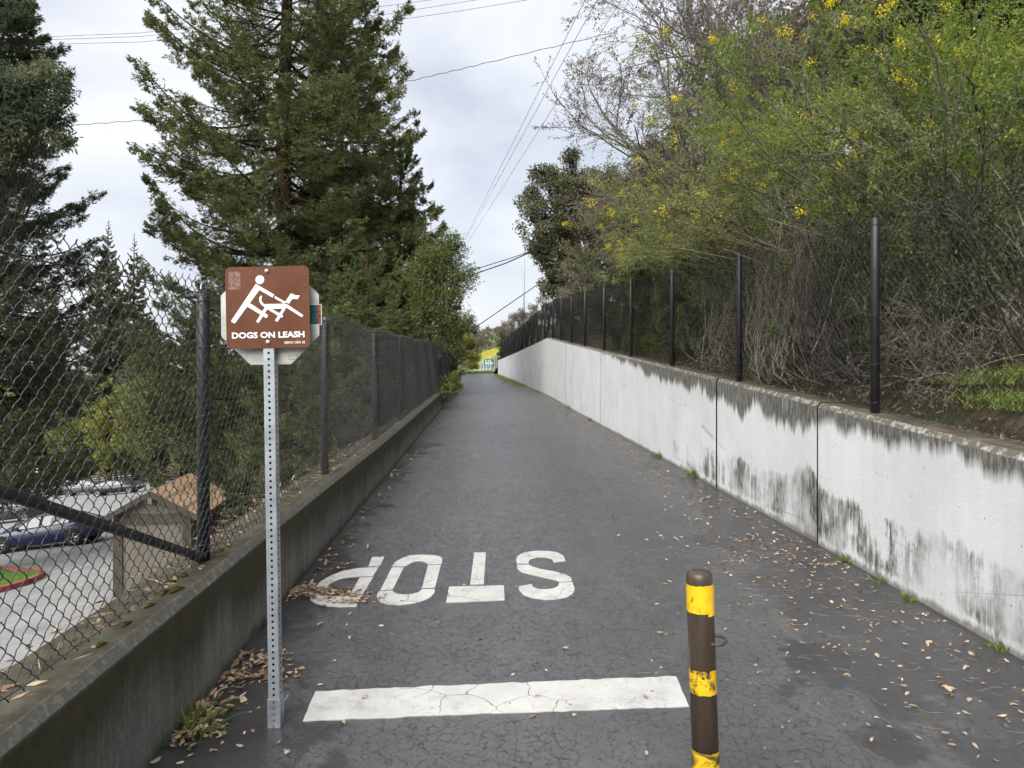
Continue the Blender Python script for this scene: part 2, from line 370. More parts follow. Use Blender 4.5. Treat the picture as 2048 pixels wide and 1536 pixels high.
def m_soil(name, cols, scale=4.0):
    b = NB(name); c = b.coord(); f = b.noise(c, scale, 8, .72); g = b.noise(c, scale * .2, 4)
    col = b.ramp(f, [(.3, cols[0]), (.5, cols[1]), (.7, cols[2])])
    if len(cols) > 3: col = b.mix(b.ramp(g, [(.45, 0.0), (.6, .8)]), col, cols[3])
    b.bsdf(col, .95, .1, 0, b.bump(f, .8, .06)); return b.m
def m_paint():
    b = NB('road_paint'); c = b.coord(); f = b.noise(c, 4, 5); s = b.noise(c, 120, 3, .7)
    col = b.ramp(f, [(.3, (.41, .405, .38)), (.7, (.53, .525, .50))])
    col = b.mix(b.ramp(s, [(.56, 0.0), (.68, .55)]), col, (.30, .295, .28))
    wob = b.n('ShaderNodeTexNoise', {'Vector': c, 'Scale': 5.0, 'Detail': 4}).outputs['Color']
    vec = b.n('ShaderNodeVectorMath', {0: c, 1: b.n('ShaderNodeVectorMath', {0: wob, 1: (.16, .16, .16)}, operation='MULTIPLY').outputs[0]}, operation='ADD').outputs[0]
    def crack(scale, width, dens):
        d = b.n('ShaderNodeTexVoronoi', {'Vector': vec, 'Scale': scale}, feature='DISTANCE_TO_EDGE', voronoi_dimensions='2D').outputs['Distance']
        wv = b.math('MULTIPLY', b.ramp(b.noise(c, scale * .35, 4, .7), [(dens, 0.0), (dens + .2, 1.0)]), width)
        return b.math('SUBTRACT', 1.0, b.math('DIVIDE', d, b.math('ADD', wv, .0004)), True)
    k = b.math('MAXIMUM', crack(4.2, .016, .42), b.math('MULTIPLY', crack(13, .028, .50), .8))
    ks = b.ramp(k, [(.2, 0.0), (.6, 1.0)])
    wear = b.ramp(b.noise(c, 7, 7, .8), [(.52, 0.0), (.64, .55)])
    col = b.mix(wear, col, (.28, .28, .275)); col = b.mix(ks, col, (.05, .05, .05))
    b.bsdf(col, .7, .3, 0, b.bump(b.math('SUBTRACT', b.math('MULTIPLY', s, .3), ks), .4, .004)); return b.m
M = {}
M['asphalt'] = m_asphalt(); M['whitewall'] = m_whitewall(); M['leftwall'] = m_leftwall(); M['paint'] = m_paint()
M['soil'] = m_soil('hillside_soil', [(.022, .019, .011), (.052, .044, .026), (.105, .085, .052), (.045, .062, .016)], 6)
M['bank'] = m_soil('bank_soil', [(.04, .035, .025), (.09, .08, .06), (.15, .13, .10), (.05, .06, .02)], 5)
M['grassland'] = m_soil('grassland', [(.04, .06, .02), (.07, .10, .03), (.11, .13, .05)], .5)
M['lot'] = m_soil('lot_asphalt', [(.20, .20, .20), (.27, .27, .265), (.33, .33, .32)], .8)
M['black'] = plain('black_vinyl', (.020, .020, .023), .42, .5, 0, .2, 8, .1, 120)
M['wire'] = plain('fence_wire', (.036, .037, .039), .38, .55, 0, .3, 20)
M['wire_shaded'] = plain('shaded_fence_wire', (.016, .016, .016), .5, .4, 0, .3, 20)  # same wire coloured darker: shade on the right mesh put into the colour
M['galv'] = plain('galvanised_steel', (.36, .39, .42), .42, .5, .55, .22, 14, .15, 90)
M['alu'] = plain('bare_aluminium', (.44, .435, .41), .45, .5, .35, .32, 11)
M['moss'] = plain('moss', (.042, .045, .012), .95, .1, 0, .5, 30, .8, 160)
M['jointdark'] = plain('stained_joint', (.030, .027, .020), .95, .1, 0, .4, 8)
M['dark'] = plain('dark_void', (.008, .008, .008), .9, .1)  # near-black that stands in for the shade inside hollows

# ------------------------------------------------------------------ ground sheets
big = pymesh('ground', [(-3000, -600, -40), (3000, -600, -40), (3000, 5000, -40), (-3000, 5000, -40)], [(0, 1, 2, 3)], M['grassland']); tag(big, kind='structure')
def strip(name, ys, cols, zfn, mat, kind='structure', attrs=None, smooth=True):
    """cols: function y-> array of (x,z) pairs"""
    rows = [cols(y) for y in ys]; K = len(rows[0])
    V = np.array([(x, y, z) for y, r in zip(ys, rows) for x, z in r])
    idx = np.arange(len(ys) * K).reshape(len(ys), K)
    Fc = np.stack([idx[:-1, :-1], idx[:-1, 1:], idx[1:, 1:], idx[1:, :-1]], -1).reshape(-1, 4)
    o = npmesh(name, V, Fc, mat, smooth=smooth, attrs=attrs(V) if attrs else None); tag(o, kind=kind); return o
ys = np.concatenate([np.arange(-6, 20, .4), np.arange(20, 92, 1.0)])
def pcols(y):
    a, b_ = float(XL(y)) - .12, float(XR(y)) + .14
    return [(a + (b_ - a) * t, float(gz(y)) + .012 * math.sin(math.pi * t)) for t in np.linspace(0, 1, 13)]
strip('path', ys, pcols, None, M['asphalt'], attrs=lambda V: {'dr': XR(V[:, 1]) - V[:, 0], 'dl': V[:, 0] - XL(V[:, 1])})
# the bank that drops from the left wall to the car park, and the car park itself
ys2 = np.concatenate([np.arange(-8, 60, 2.0), np.arange(60, 180, 8.0)])
def bcols(y):
    x0 = float(XL(y)) - .24; z0 = float(ZL(y)) - .06; out = [(x0 + .15, z0 - .6), (x0 + .12, z0), (x0 - .05, z0 + .01), (x0 - .22, z0 - .10)]
    x1 = x0 - .22; z1 = z0 - .10
    for k in range(1, 9):
        x = x1 - 0.9 * k; z = z1 - 1.0 * k; lz = lotz(x, y)
        out.append((x, max(z, lz - .25) + .06 * math.sin(3.1 * y + 2 * k)))
    return out
strip('embankment', ys2, bcols, None, M['bank'])
def lcols(y): return [(x, lotz(x, y)) for x in np.linspace(-130, -3.5 if y < 45 else -6, 24)]
strip('parking_lot', np.concatenate([np.arange(-8, 160, 6.0)]), lcols, None, M['lot'], smooth=False)
# the hillside above the right wall
def hz(x, y):
    d = np.maximum(0, x - (XR(y) + .30)); d1 = np.minimum(d, 16.0)
    steep = np.interp(y, [0, 28, 45, 62], [.62, .60, .30, .06])
    return ZR(np.minimum(y, 60)) * np.interp(y, [58, 64], [1, .55]) - .04 + d1 * steep + .10 * np.sin(1.7 * x + .6 * y) * np.minimum(1, d) + .06 * np.sin(4.1 * x - 2.3 * y) * np.minimum(1, d)
def hcols(y):
    x0 = float(XR(y)) + .20; xs = np.concatenate([[x0], x0 + .1 + np.arange(0, 6, .35), x0 + 6.5 + np.arange(0, 60, 3)])
    z = hz(xs, np.full(len(xs), y)); z[0] -= .12
    return list(zip(xs, z))
strip('hillside', np.concatenate([np.arange(-6, 26, .5), np.arange(26, 75, 1.5)]), hcols, None, M['soil'])
# level ground beyond the crest
def fcols(y): return [(x, 1.32 + .004 * (y - 70)) for x in np.linspace(-40, 120, 30)]
strip('far_verge', np.arange(69, 420, 12.0), fcols, None, M['grassland'])

# ------------------------------------------------------------------ retaining walls
def wall_panel(name, parent, face, top, y0, y1, side, thick, mat, off=0.0, zbot=-.10, ch=.035, step=.4):
    """face(y): x of the path-side face; side=+1: body lies towards +x"""
    n = max(2, int((y1 - y0) / step) + 1); yy = np.linspace(y0, y1, n); V, hb, ht, tp = [], [], [], []
    for y in yy:
        x = float(face(y)) + side * off; zt = float(top(y)); g = float(gz(y)); h = zt - g
        prof = [(0, zbot, 0), (0, .02, 0), (0, .25 * h, 0), (0, .5 * h, 0), (0, .75 * h, 0), (0, h - ch, 0), (ch * .8, h, 0), (ch, h + .001, 1), (thick, h + .001, 1), (thick, h - .35, 1), (thick, zbot, 1)]
        for dx, z, t in prof:
            V.append((x + side * dx, y, g + z)); hb.append(z); ht.append(h - z); tp.append(t)
    K = 11; idx = np.arange(n * K).reshape(n, K)
    Fc = [tuple(q) for q in np.stack([idx[:-1, :-1], idx[:-1, 1:], idx[1:, 1:], idx[1:, :-1]], -1).reshape(-1, 4)]
    Fc += [tuple(idx[0]), tuple(idx[-1][::-1])]
    if side < 0: Fc = [f[::-1] for f in Fc]
    o = pymesh(name, V, Fc, mat, parent, attrs={'hb': hb, 'ht': ht, 'top': tp})
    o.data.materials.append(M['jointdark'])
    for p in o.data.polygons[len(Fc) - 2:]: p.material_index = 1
    return o
rw = empty('retaining_wall', (XR(4), 4, 0)); tag(rw, 'tall white painted concrete retaining wall with dark mossy stains, right of the path', 'wall')
rw.location = (0, 0, 0)
joints = [-6, 2.2, 5.86, 8.35, 15.9, 22.0, 28.0, 34.0, 40.0, 46.0, 52.0, 58.4]
JG = [0, .008, .028, .022, .018, .012, .012, .012, .012, .012, .012, 0]
for i in range(len(joints) - 1):
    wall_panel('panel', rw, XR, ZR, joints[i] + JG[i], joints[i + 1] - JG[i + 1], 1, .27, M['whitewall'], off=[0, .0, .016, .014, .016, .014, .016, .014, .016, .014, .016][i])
wall_panel('core', rw, XR, lambda y: ZR(y) - .02, -6, 58.3, 1, .16, M['leftwall'], off=.05)
lw = empty('low_retaining_wall'); tag(lw, 'low dark mossy concrete wall under the fence, left of the path', 'wall')
jl = [-6, 6.9, 14.2, 21.5, 28.8, 42.5]
for i in range(len(jl) - 1):
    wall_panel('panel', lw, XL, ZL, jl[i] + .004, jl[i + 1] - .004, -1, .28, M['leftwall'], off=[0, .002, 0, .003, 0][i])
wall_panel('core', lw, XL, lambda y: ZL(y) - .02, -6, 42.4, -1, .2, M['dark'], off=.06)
ww = empty('white_low_wall'); tag(ww, 'short whitewashed low wall far up the path on the left', 'wall')
for a, b_ in ((44.0, 48.6), (48.7, 53.3), (53.4, 58.0)):
    wall_panel('panel', ww, XL, lambda y: gz(y) + .44, a, b_, -1, .3, M['whitewall'])

# ------------------------------------------------------------------ painted road markings
def mark(poly, name, parent):
    P = [G(560 + x / 3.2, 1060 + y / 3.2) for x, y in poly]; n = len(P)
    def zz(x, y): return y * SLOPE + .012 * math.sin(math.pi * (x - float(XL(y)) + .12) / (float(XR(y)) - float(XL(y)) + .26))
    V = [(x, y, zz(x, y) + .0045) for x, y in P] + [(x, y, zz(x, y) + .0005) for x, y in P]
    return pymesh(name, V, [tuple(range(n))] + [(i, n + i, n + (i + 1) % n, (i + 1) % n) for i in range(n)], M['paint'], parent)
def thing(name, label, cat, group=None): return tag(empty(name), label, cat, group)
st = thing('painted_word', 'worn white word STOP painted upside down across the asphalt path', 'road marking')
letters = {
 'letter_p': [[(590, 180), (668, 178), (640, 237), (565, 240)],
   [(630, 245), (500, 250), (400, 268), (320, 300), (260, 335), (222, 373), (298, 375), (320, 350), (370, 325), (430, 310), (510, 305), (598, 302)],
   [(510, 312), (598, 308), (530, 418), (448, 420)],
   [(522, 426), (488, 500), (380, 502), (300, 495), (230, 478), (195, 455), (190, 432), (208, 412), (250, 408), (282, 424), (340, 432)]],
 'letter_o': [[(718, 240), (735, 215), (775, 190), (830, 172), (900, 167), (980, 170), (1025, 180), (1040, 195), (1033, 228), (945, 232), (935, 218), (905, 208), (870, 210), (835, 222), (805, 240)],
   [(716, 248), (792, 248), (722, 390), (642, 395)], [(948, 236), (1030, 234), (992, 380), (908, 382)],
   [(632, 402), (618, 430), (625, 455), (650, 475), (700, 488), (770, 490), (850, 482), (920, 465), (965, 440), (988, 415), (990, 390), (908, 390), (890, 408), (850, 420), (800, 424), (750, 420), (725, 405), (722, 398)]],
 'letter_t': [[(1243, 155), (1318, 155), (1303, 360), (1217, 362)], [(1083, 375), (1433, 368), (1437, 465), (1062, 478)]],
 'letter_s': [[(1515, 228), (1512, 195), (1530, 172), (1570, 155), (1640, 145), (1720, 147), (1780, 158), (1815, 180), (1828, 212), (1752, 220), (1740, 200), (1700, 188), (1650, 188), (1610, 198), (1590, 212), (1592, 228)],
   [(1517, 236), (1592, 235), (1620, 250), (1680, 265), (1760, 280), (1830, 300), (1862, 320), (1868, 342), (1790, 347), (1765, 335), (1700, 322), (1620, 302), (1550, 285), (1520, 265)],
   [(1788, 352), (1872, 350), (1886, 390), (1878, 420), (1840, 445), (1780, 458), (1700, 462), (1620, 452), (1560, 432), (1530, 400), (1528, 375), (1612, 360), (1620, 380), (1650, 392), (1700, 395), (1750, 388), (1780, 375)]]}
for ln, polys in letters.items():
    a = mark(polys[0], ln, st)
    for p in polys[1:]: mark(p, 'stencil_piece', a)
edge = []
for (x0, y0), (x1, y1) in (((630, 1387), (1352, 1359)), ((1352, 1359), (1378, 1420)), ((1378, 1420), (606, 1446)), ((606, 1446), (630, 1387))):
    n = 40 if abs(x1 - x0) > 100 else 6
    for k in range(n):
        t = k / n; edge.append(((x0 + (x1 - x0) * t + rs.normal() * .5 - 560) * 3.2, (y0 + (y1 - y0) * t + rs.normal() * .7 - 1060) * 3.2))
sb = mark(edge, 'stop_bar', None); tag(sb, 'cracked white stop bar painted across the path beside the bollard', 'road marking')

# ------------------------------------------------------------------ chain-link fences
PIT = .072
CHAIN = {}
def chain_data(H, fine):
    """one 2.7 m bay of woven wire; the bays of a fence share it"""
    if (H, fine) in CHAIN: return CHAIN[(H, fine)]
    n = int(2.7 / (PIT / 2)); per = 2 if fine else 1; seed = int(H * 100)
    hv = int(H / (PIT / 2)); K = hv * per + 1; t = np.arange(K) / per
    tri = np.abs((t % 2) - 1) * 2 - 1                                    # +1 at even, -1 at odd half pitches
    frac = t - np.floor(t); bow = np.sin(np.pi * frac) * np.where(np.floor(t) % 2 == 0, 1, -1)
    i = np.arange(n)[:, None]; sg = np.where(i % 2 == 0, 1, -1)
    yy = (i + .5) * PIT / 2 + sg * tri[None] * (PIT / 4 + .0018); w_ = 2 * np.pi / 2.7
    sag = .012 * np.sin(w_ * yy) + .006 * np.sin(2 * w_ * yy + 1)
    zz = .02 + t[None] * PIT / 2 + np.zeros_like(yy)
    xx = (bow[None] * sg * .0055 if fine else 0) + .010 * np.sin(w_ * yy + zz * 4)
    P = np.stack([xx, yy, zz + sag * zz / H], -1)
    parts = [tubes(P, np.full(P.shape[:2], .0022 if fine else .0030), 4 if fine else 3)]
    if fine:                                                            # knuckled selvage on top
        T = P[:, -1]; k = T[(np.arange(n) % 2) == 0] if (hv % 2 == 0) else T[(np.arange(n) % 2) == 1]
        hk = np.stack([k + [0, -.003, -.004], k + [.003, -.004, .008], k + [.003, .004, .013], k + [-.003, .010, .008], k + [-.003, .009, -.004]], 1)
        parts.append(tubes(hk, np.full(hk.shape[:2], .0022), 4))
    V, Fc = join(parts); o = npmesh('wire_mesh', V, Fc, M['wire'], None, smooth=fine); CHAIN[(H, fine)] = o.data; bpy.data.objects.remove(o)
    return CHAIN[(H, fine)]
def chain_mesh(name, parent, fx, fz, y0, y1, H, fine, side, seed):
    o = bpy.data.objects.new(name, chain_data(H, fine)); link(o, parent)
    if parent.name.startswith('hillside'): o.material_slots[0].link = 'OBJECT'; o.material_slots[0].material = M['wire_shaded']
    dy, dx, dz = y1 - y0, float(fx(y1) - fx(y0)), float(fz(y1) - fz(y0))
    o.location = (float(fx(y0)), y0, float(fz(y0))); o.rotation_euler = (math.atan2(dz, dy), 0, math.atan2(-dx, dy)); o.scale = (1, math.sqrt(dy * dy + dx * dx + dz * dz) / 2.7, 1)
    return o
def post(parent, x, y, z, H, r=.031, ties=True, fine=True):
    m = MB(); m.lathe([(r, -.05), (r, H - .012), (r * .8, H), (r * .3, H + .006)], (x, y, z), 16 if fine else 8)
    p = m.build('post', M['black'], parent, True)
    if ties:
        for k, h in enumerate((.08, .36, .72, 1.06, H - .05)):
            q = MB(); q.tube([(x + (r + .0035) * math.cos(a), y + (r + .0035) * math.sin(a), z + h + .006 * math.cos(a)) for a in np.linspace(0, 2 * math.pi, 13)[:-1]], .0028, 5, True)
            q.build('tie_wire', M['wire'], p, True)
    return p
def tension(parent, fx, fz, y0, y1, h, r=.0024, wav=.006):
    yy = np.arange(y0, y1, .12); P = np.stack([fx(yy) + .004, yy, fz(yy) + h + wav * np.sin(yy * 17) + .008 * np.sin(yy * 2.3)], -1)[None]
    V, Fc = tubes(P, np.full((1, len(yy)), r), 4); npmesh('tension_wire', V, Fc, M['wire'], parent, True)
fl = thing('chain_link_fence', 'black chain-link fence on the low mossy wall, left of the path', 'fence')
XFL = lambda y: XL(y) - .135
lp = [.84 + 2.7 * k for k in range(16)]
HLF = 1.34
for k, y in enumerate(lp):
    p = post(fl, float(XFL(y)), y, float(ZL(y)), HLF, .031, k < 5, k < 5)
    if k < 6:                                                           # wire loop standing on the post top
        q = MB(); x = float(XFL(y)); z = float(ZL(y)) + HLF
        q.tube([(x, y + .030 * math.cos(a), z + .008 + .036 * math.sin(a)) for a in np.linspace(-.25, math.pi + .25, 12)], .0045, 6)
        q.build('loop_cap', M['galv'], p, True)
for k in range(len(lp) - 1):
    chain_mesh('wire_mesh', fl, lambda y: XFL(y) + .036, ZL, lp[k], lp[k + 1], HLF + .05, k < 3, 1, k)
tension(fl, lambda y: XFL(y) + .036, ZL, .9, 41.5, HLF - .03); tension(fl, lambda y: XFL(y) + .036, ZL, .9, 41.5, .05, .0024, .004)
m = MB(); a = Vector((float(XFL(3.54)) + .0, 3.49, float(ZL(3.54)) + .03)); b_ = Vector((float(XFL(.84)), .88, float(ZL(.84)) + 1.10))
m.tube([a, a.lerp(b_, .33), a.lerp(b_, .66), b_], .0205, 12); br = m.build('brace_rail', M['black'], fl, True)
m = MB(); d = (b_ - a).normalized(); m.tube([a - d * .03, a + d * .07], .027, 12); m.build('rail_cup', M['black'], br, True)
fr = thing('hillside_fence', 'black chain-link fence on top of the white wall, right of the path', 'fence')
XFR = lambda y: XR(y) + .115
rp = [2.5 + 2.7 * k for k in range(21)]
HRF = 1.43
for k, y in enumerate(rp):
    post(fr, float(XFR(y)), y, float(ZR(y)), HRF, .031, k < 5, k < 6)
for k in range(len(rp) - 1):
    chain_mesh('wire_mesh', fr, lambda y: XFR(y) + .036, ZR, rp[k], rp[k + 1], HRF + .02, k < 3, 1, 40 + k)
tension(fr, lambda y: XFR(y) + .036, ZR, 2.5, 56, HRF - .04); tension(fr, lambda y: XFR(y) + .036, ZR, 2.5, 56, .05)
m = MB(); m.tube([(float(XFR(28.9)), 28.9, float(ZR(28.9)) + .05), (float(XFR(26.9)), 26.9, float(ZR(26.9)) + 1.3)], .024, 8); m.build('brace_rail', M['black'], fr, True)
fw = thing('upper_fence', 'grey chain-link fence on the short whitewashed wall far up the path', 'fence')
for k in range(6): post(fw, float(XL(44.2 + 2.7 * k)) - .15, 44.2 + 2.7 * k, float(gz(44.2 + 2.7 * k)) + .44, 1.35, .03, False, False)
for k in range(5): chain_mesh('wire_mesh', fw, lambda y: XL(y) - .12, lambda y: gz(y) + .44, 44.2 + 2.7 * k, 46.9 + 2.7 * k, 1.35, False, 1, 80 + k)
m = MB(); m.lathe([(.04, -.1), (.04, 1.75), (.02, 1.78)], (float(XL(42.8)) - .16, 42.8, float(gz(42.8)) + .3), 10); m.build('end_post', M['galv'], fw, True)
# ------------------------------------------------------------------ sign on a perforated post
def text_mesh(name, body, size, mat, parent, M4, offset=0.0, sx=1.0, depth=.0004):
    cu = bpy.data.curves.new(name, 'FONT'); cu.body = body; cu.size = size; cu.align_x = 'CENTER'; cu.align_y = 'CENTER'; cu.offset = offset; cu.extrude = depth; cu.resolution_u = 3
    t = bpy.data.objects.new('tmp', cu); COL.objects.link(t); bpy.context.view_layer.update()
    me = bpy.data.meshes.new_from_object(t.evaluated_get(bpy.context.evaluated_depsgraph_get()))
    bpy.data.objects.remove(t); me.transform(Matrix.Diagonal((sx, 1, 1, 1))); me.transform(M4)
    me.materials.clear(); me.materials.append(mat)
    return link(bpy.data.objects.new(name, me), parent)
def m_brown():
    b = NB('brown_sign_face'); c = b.coord(); f = b.noise(c, 8, 5)
    col = b.ramp(f, [(.3, (.092, .029, .012)), (.7, (.128, .044, .020))])
    s1 = b.noise(b.coord('Object', (30, 1, 140)), 1, 5, .75, 1.0); s2 = b.noise(b.coord('Object', (9, 1, 9), (1, 0, 4)), 1, 3)
    sc = b.math('MULTIPLY', b.ramp(s1, [(.60, 0.0), (.70, 1.0)]), b.ramp(s2, [(.50, 0.0), (.62, .9)]))
    # torn residue of a sticker in the upper left corner
    xyz = b.n('ShaderNodeSeparateXYZ', {0: c}).outputs
    def rect(x0, x1, z0, z1):
        return b.math('MULTIPLY', b.math('MULTIPLY', b.math('GREATER_THAN', xyz[0], x0), b.math('LESS_THAN', xyz[0], x1)), b.math('MULTIPLY', b.math('GREATER_THAN', xyz[2], z0), b.math('LESS_THAN', xyz[2], z1)))
    res = b.math('MULTIPLY', rect(-.162, -.112, 1.828, 1.902), b.ramp(b.noise(c, 90, 5, .7), [(.42, .15), (.62, .75)]))
    col = b.mix(b.math('MAXIMUM', sc, b.math('MULTIPLY', res, .6)), col, (.42, .34, .30))
    b.bsdf(col, .55, .25, 0, b.bump(f, .1, .002)); return b.m
M['brown'] = m_brown(); M['signwhite'] = plain('sign_white', (.74, .77, .80), .5, .4, 0, .07, 30)
M['bolt'] = plain('bolt_steel', (.48, .47, .42), .35, .5, .7)
BX, BY = G(552, 1452); BZ = BY * SLOPE
sg = empty('dog_leash_sign', (BX, BY, BZ), (0, R(-.85), 0)); tag(sg, 'brown DOGS ON LEASH sign with walker and dog, on a perforated steel post', 'sign')
def perforated(name, a, z0, n, parent, mat, r=.0056):
    V, Fc = [], []; p = .0254
    ring = [(1, 0), (1, 1), (0, 1), (-1, 1), (-1, 0), (-1, -1), (0, -1), (1, -1)]
    for k in range(n):
        zc = z0 + p * (k + .5)
        for side in range(4):
            o = len(V)
            for q, (u, v) in enumerate(ring): V.append((u * a / 2, v * p / 2, side, zc, 0))
            for q in range(8): V.append((r * math.cos(q * math.pi / 4), r * math.sin(q * math.pi / 4), side, zc, 0))
            Fc += [(o + q, o + (q + 1) % 8, o + 8 + (q + 1) % 8, o + 8 + q) for q in range(8)]
    P = []
    for u, v, sd_, zc, _ in V:
        x, y = {0: (u, -a / 2), 1: (a / 2, u), 2: (-u, a / 2), 3: (-a / 2, -u)}[sd_]; P.append((x, y, zc + v))
    return pymesh(name, P, Fc, mat, parent)
po = perforated('post', .0445, 0.0, 75, sg, M['galv'])
m = MB(); m.box((0, 0, .95), (.0385, .0385, 1.9)); m.build('bore_shade', M['dark'], po)  # solid dark filler: the hollow post's inner shade put into colour
sl = perforated('anchor_sleeve', .0525, -.03, 6, sg, M['galv']); m = MB(); m.box((0, 0, .121), (.0520, .0520, .004)); m.build('sleeve_rim', M['galv'], sl)
m = MB(); m.tube([(.027, 0, .10), (.045, 0, .115), (.05, .0, .128)], .004, 6); m.build('corner_bolt', M['galv'], sl)
def rrect(wd, ht, r, n=6):
    out = []
    for cx, cy, a0 in ((wd / 2 - r, ht / 2 - r, 0), (-wd / 2 + r, ht / 2 - r, 90), (-wd / 2 + r, -ht / 2 + r, 180), (wd / 2 - r, -ht / 2 + r, 270)):
        out += [(cx + r * math.cos(R(a0 + 90 * k / n)), cy + r * math.sin(R(a0 + 90 * k / n))) for k in range(n + 1)]
    return out
PW, PH, PZ = .348, .340, 1.752
yp = -.0223
tilt = R(.35)
def onplate(u, v, d): return (u * math.cos(tilt) - v * math.sin(tilt), yp - d, PZ + u * math.sin(tilt) + v * math.cos(tilt))
m = MB(); m.prism(rrect(PW, PH, .022), 0, .0028, lambda p: onplate(p[0], p[1], p[2])); pl = m.build('brown_plate', M['brown'], sg)
def pc(x, y):
    dx, dy = x - 797, y - 670; det = 986 * 964 + 9 * 29
    u = (dx * 964 - dy * 29) / det; v = (986 * dy + 9 * dx) / det; return u * PW, -v * PH
def pict(polys, name, up=0.0):
    m = MB()
    for k, p in enumerate(polys): m.prism([pc(*q) for q in p], .0029, .0033 + up + .00004 * k, lambda p_: onplate(p_[0], p_[1], p_[2]))
    return m.build(name, M['signwhite'], pl)
pict([[(701 + 51 * math.cos(a), 344 + 51 * math.sin(a)) for a in np.linspace(0, 2 * math.pi, 25)[:-1]],
      [(655, 393), (697, 465), (410, 857), (365, 830)], [(655, 393), (872, 522), (853, 556), (697, 465)], [(592, 622), (803, 765), (783, 798), (551, 655)]], 'walker_figure')
pict([[(1003, 608), (1072, 505), (1082, 533), (1098, 507), (1104, 531), (1172, 535), (1150, 578), (1088, 572), (1045, 632)],
      [(770, 632), (990, 630), (1020, 680), (965, 688), (845, 688), (795, 684), (740, 655)],
      [(715, 528), (695, 560), (698, 600), (718, 635), (750, 660), (785, 645), (745, 625), (725, 595), (722, 565), (732, 540)],
      [(765, 668), (800, 680), (692, 853), (662, 838)], [(830, 680), (982, 772), (965, 797), (790, 690)],
      [(975, 682), (1010, 684), (915, 842), (883, 828)], [(1010, 628), (1217, 768), (1200, 792), (1000, 665)]], 'dog_figure', .0004)
pict([[(885, 540), (1010, 612), (996, 632), (876, 562)]], 'leash', .0009)
def plate_text(body, cx, cy, size, off, sx):
    u, v = pc(cx, cy); x, y, z = onplate(u, v, .0034)
    Mx = Matrix.Translation((x, y, z)) @ Matrix.Rotation(-tilt, 4, 'Y') @ Matrix.Rotation(R(90), 4, 'X')
    return text_mesh('lettering', body, size, M['signwhite'], pl, Mx, off, sx)
plate_text('DOGS ON LEASH', 806, 999, .0335, .0011, 1.17)
plate_text('EBRPD ORD 38', 1118, 1089, .0138, .0001, .93)
for bz, bx in ((PZ + .150, .0), (PZ - .145, .001)):
    m = MB(); m.lathe([(.0098, 0), (.0098, .002), (.008, .005), (.004, .0068), (.0005, .0072)], n=18, M=Matrix.Translation((bx - .002, yp - .0028, bz)) @ Matrix.Rotation(R(90), 4, 'X')); m.build('bolt', M['bolt'], pl, True)
# back of the octagonal stop sign bolted to the far side of the same post
m = MB(); oc = [(.2070 / math.cos(R(22.5)) * math.cos(R(22.5 + 45 * k)), .2070 / math.cos(R(22.5)) * math.sin(R(22.5 + 45 * k))) for k in range(8)]
m.prism(oc, 0, .003, lambda p: (p[0] - .007, .0226 + p[2], 1.722 + p[1])); op = m.build('octagon_plate', M['alu'], sg)
M['teal'] = plain('sticker_teal', (.015, .075, .068), .4, .4, 0, .5, 60); M['stkblack'] = plain('sticker_black', (.012, .01, .01), .4); M['stkred'] = plain('sticker_red', (.50, .07, .035), .4); M['stkcream'] = plain('sticker_cream', (.62, .60, .48), .5)
m = MB(); m.box((.180, .0222, 1.723), (.062, .0006, .086)); sk = m.build('sticker', M['stkcream'], op)
m = MB(); m.box((.176, .0217, 1.723), (.049, .0005, .082)); m.build('sticker_picture', M['teal'], sk)
m = MB(); m.box((.2015, .02165, 1.723), (.013, .0004, .082)); sbk = m.build('sticker_band', M['stkblack'], sk)
text_mesh('sticker_lettering', 'EAST BURN', .0135, M['stkred'], sk, Matrix.Translation((.2015, .0213, 1.723)) @ Matrix.Rotation(R(-90), 4, 'Y') @ Matrix.Rotation(R(90), 4, 'X'), .0003, 1.12)
m = MB()
for q in ((.088, 1.553, .036, .001), (.088, 1.535, .036, .001)): m.box((q[0], .0223, q[1]), (q[2], .0004, .0012))
for q in (.070, .106): m.box((q, .0223, 1.544), (.0012, .0004, .019))
m.build('ink_stamp', M['stkblack'], op)

# ------------------------------------------------------------------ bollard
def m_tape(worn):
    b = NB('yellow_tape_%d' % int(worn * 100)); c = b.coord(); f = b.noise(c, 25, 4)
    col = b.ramp(f, [(.3, (.66, .40, .008)), (.7, (.80, .52, .012))])
    s = b.noise(b.coord('Object', (42, 42, 24)), 1, 6, .8, 1.6); k = b.ramp(s, [(1 - worn - .02, 0.0), (1 - worn + .03, 1.0)])
    g = b.noise(b.coord('Object', (9, 9, 14), (2, 1, 0)), 1, 4, .7, 2.0); k = b.math('MULTIPLY', k, b.ramp(g, [(.40, .1), (.58, 1.0)]))
    b.bsdf(b.mix(k, col, (.03, .024, .018)), .42, .45, 0, b.bump(s, .2, .002)); return b.m
def m_bollard():
    b = NB('brown_bollard_paint'); c = b.coord(); f = b.noise(b.coord('Object', (40, 40, 5)), 1, 5, .7)
    col = b.ramp(f, [(.3, (.042, .029, .019)), (.62, (.062, .045, .031)), (.8, (.11, .09, .07))])
    b.bsdf(col, b.math('ADD', b.math('MULTIPLY', f, .3), .22), .5, 0, b.bump(b.noise(c, 60, 3), .1, .003)); return b.m
BX2, BY2 = .672, 2.49; BZ2 = BY2 * SLOPE; RB = .0462
bo = empty('bollard', (BX2 + .012, BY2, BZ2), (0, R(-2.0), 0)); tag(bo, 'dark brown steel bollard with yellow reflective bands standing in the path', 'bollard')
BH = .80
m = MB(); m.lathe([(RB, -.1), (RB, BH - .032), (RB * .97, BH - .018), (RB * .86, BH - .007), (RB * .62, BH - .0015), (RB * .3, BH), (.001, BH)], n=40); m.build('tube', m_bollard(), bo, True)
def px2h(r): return CH - (r - HR) / F * (BY2 - RB) - BZ2
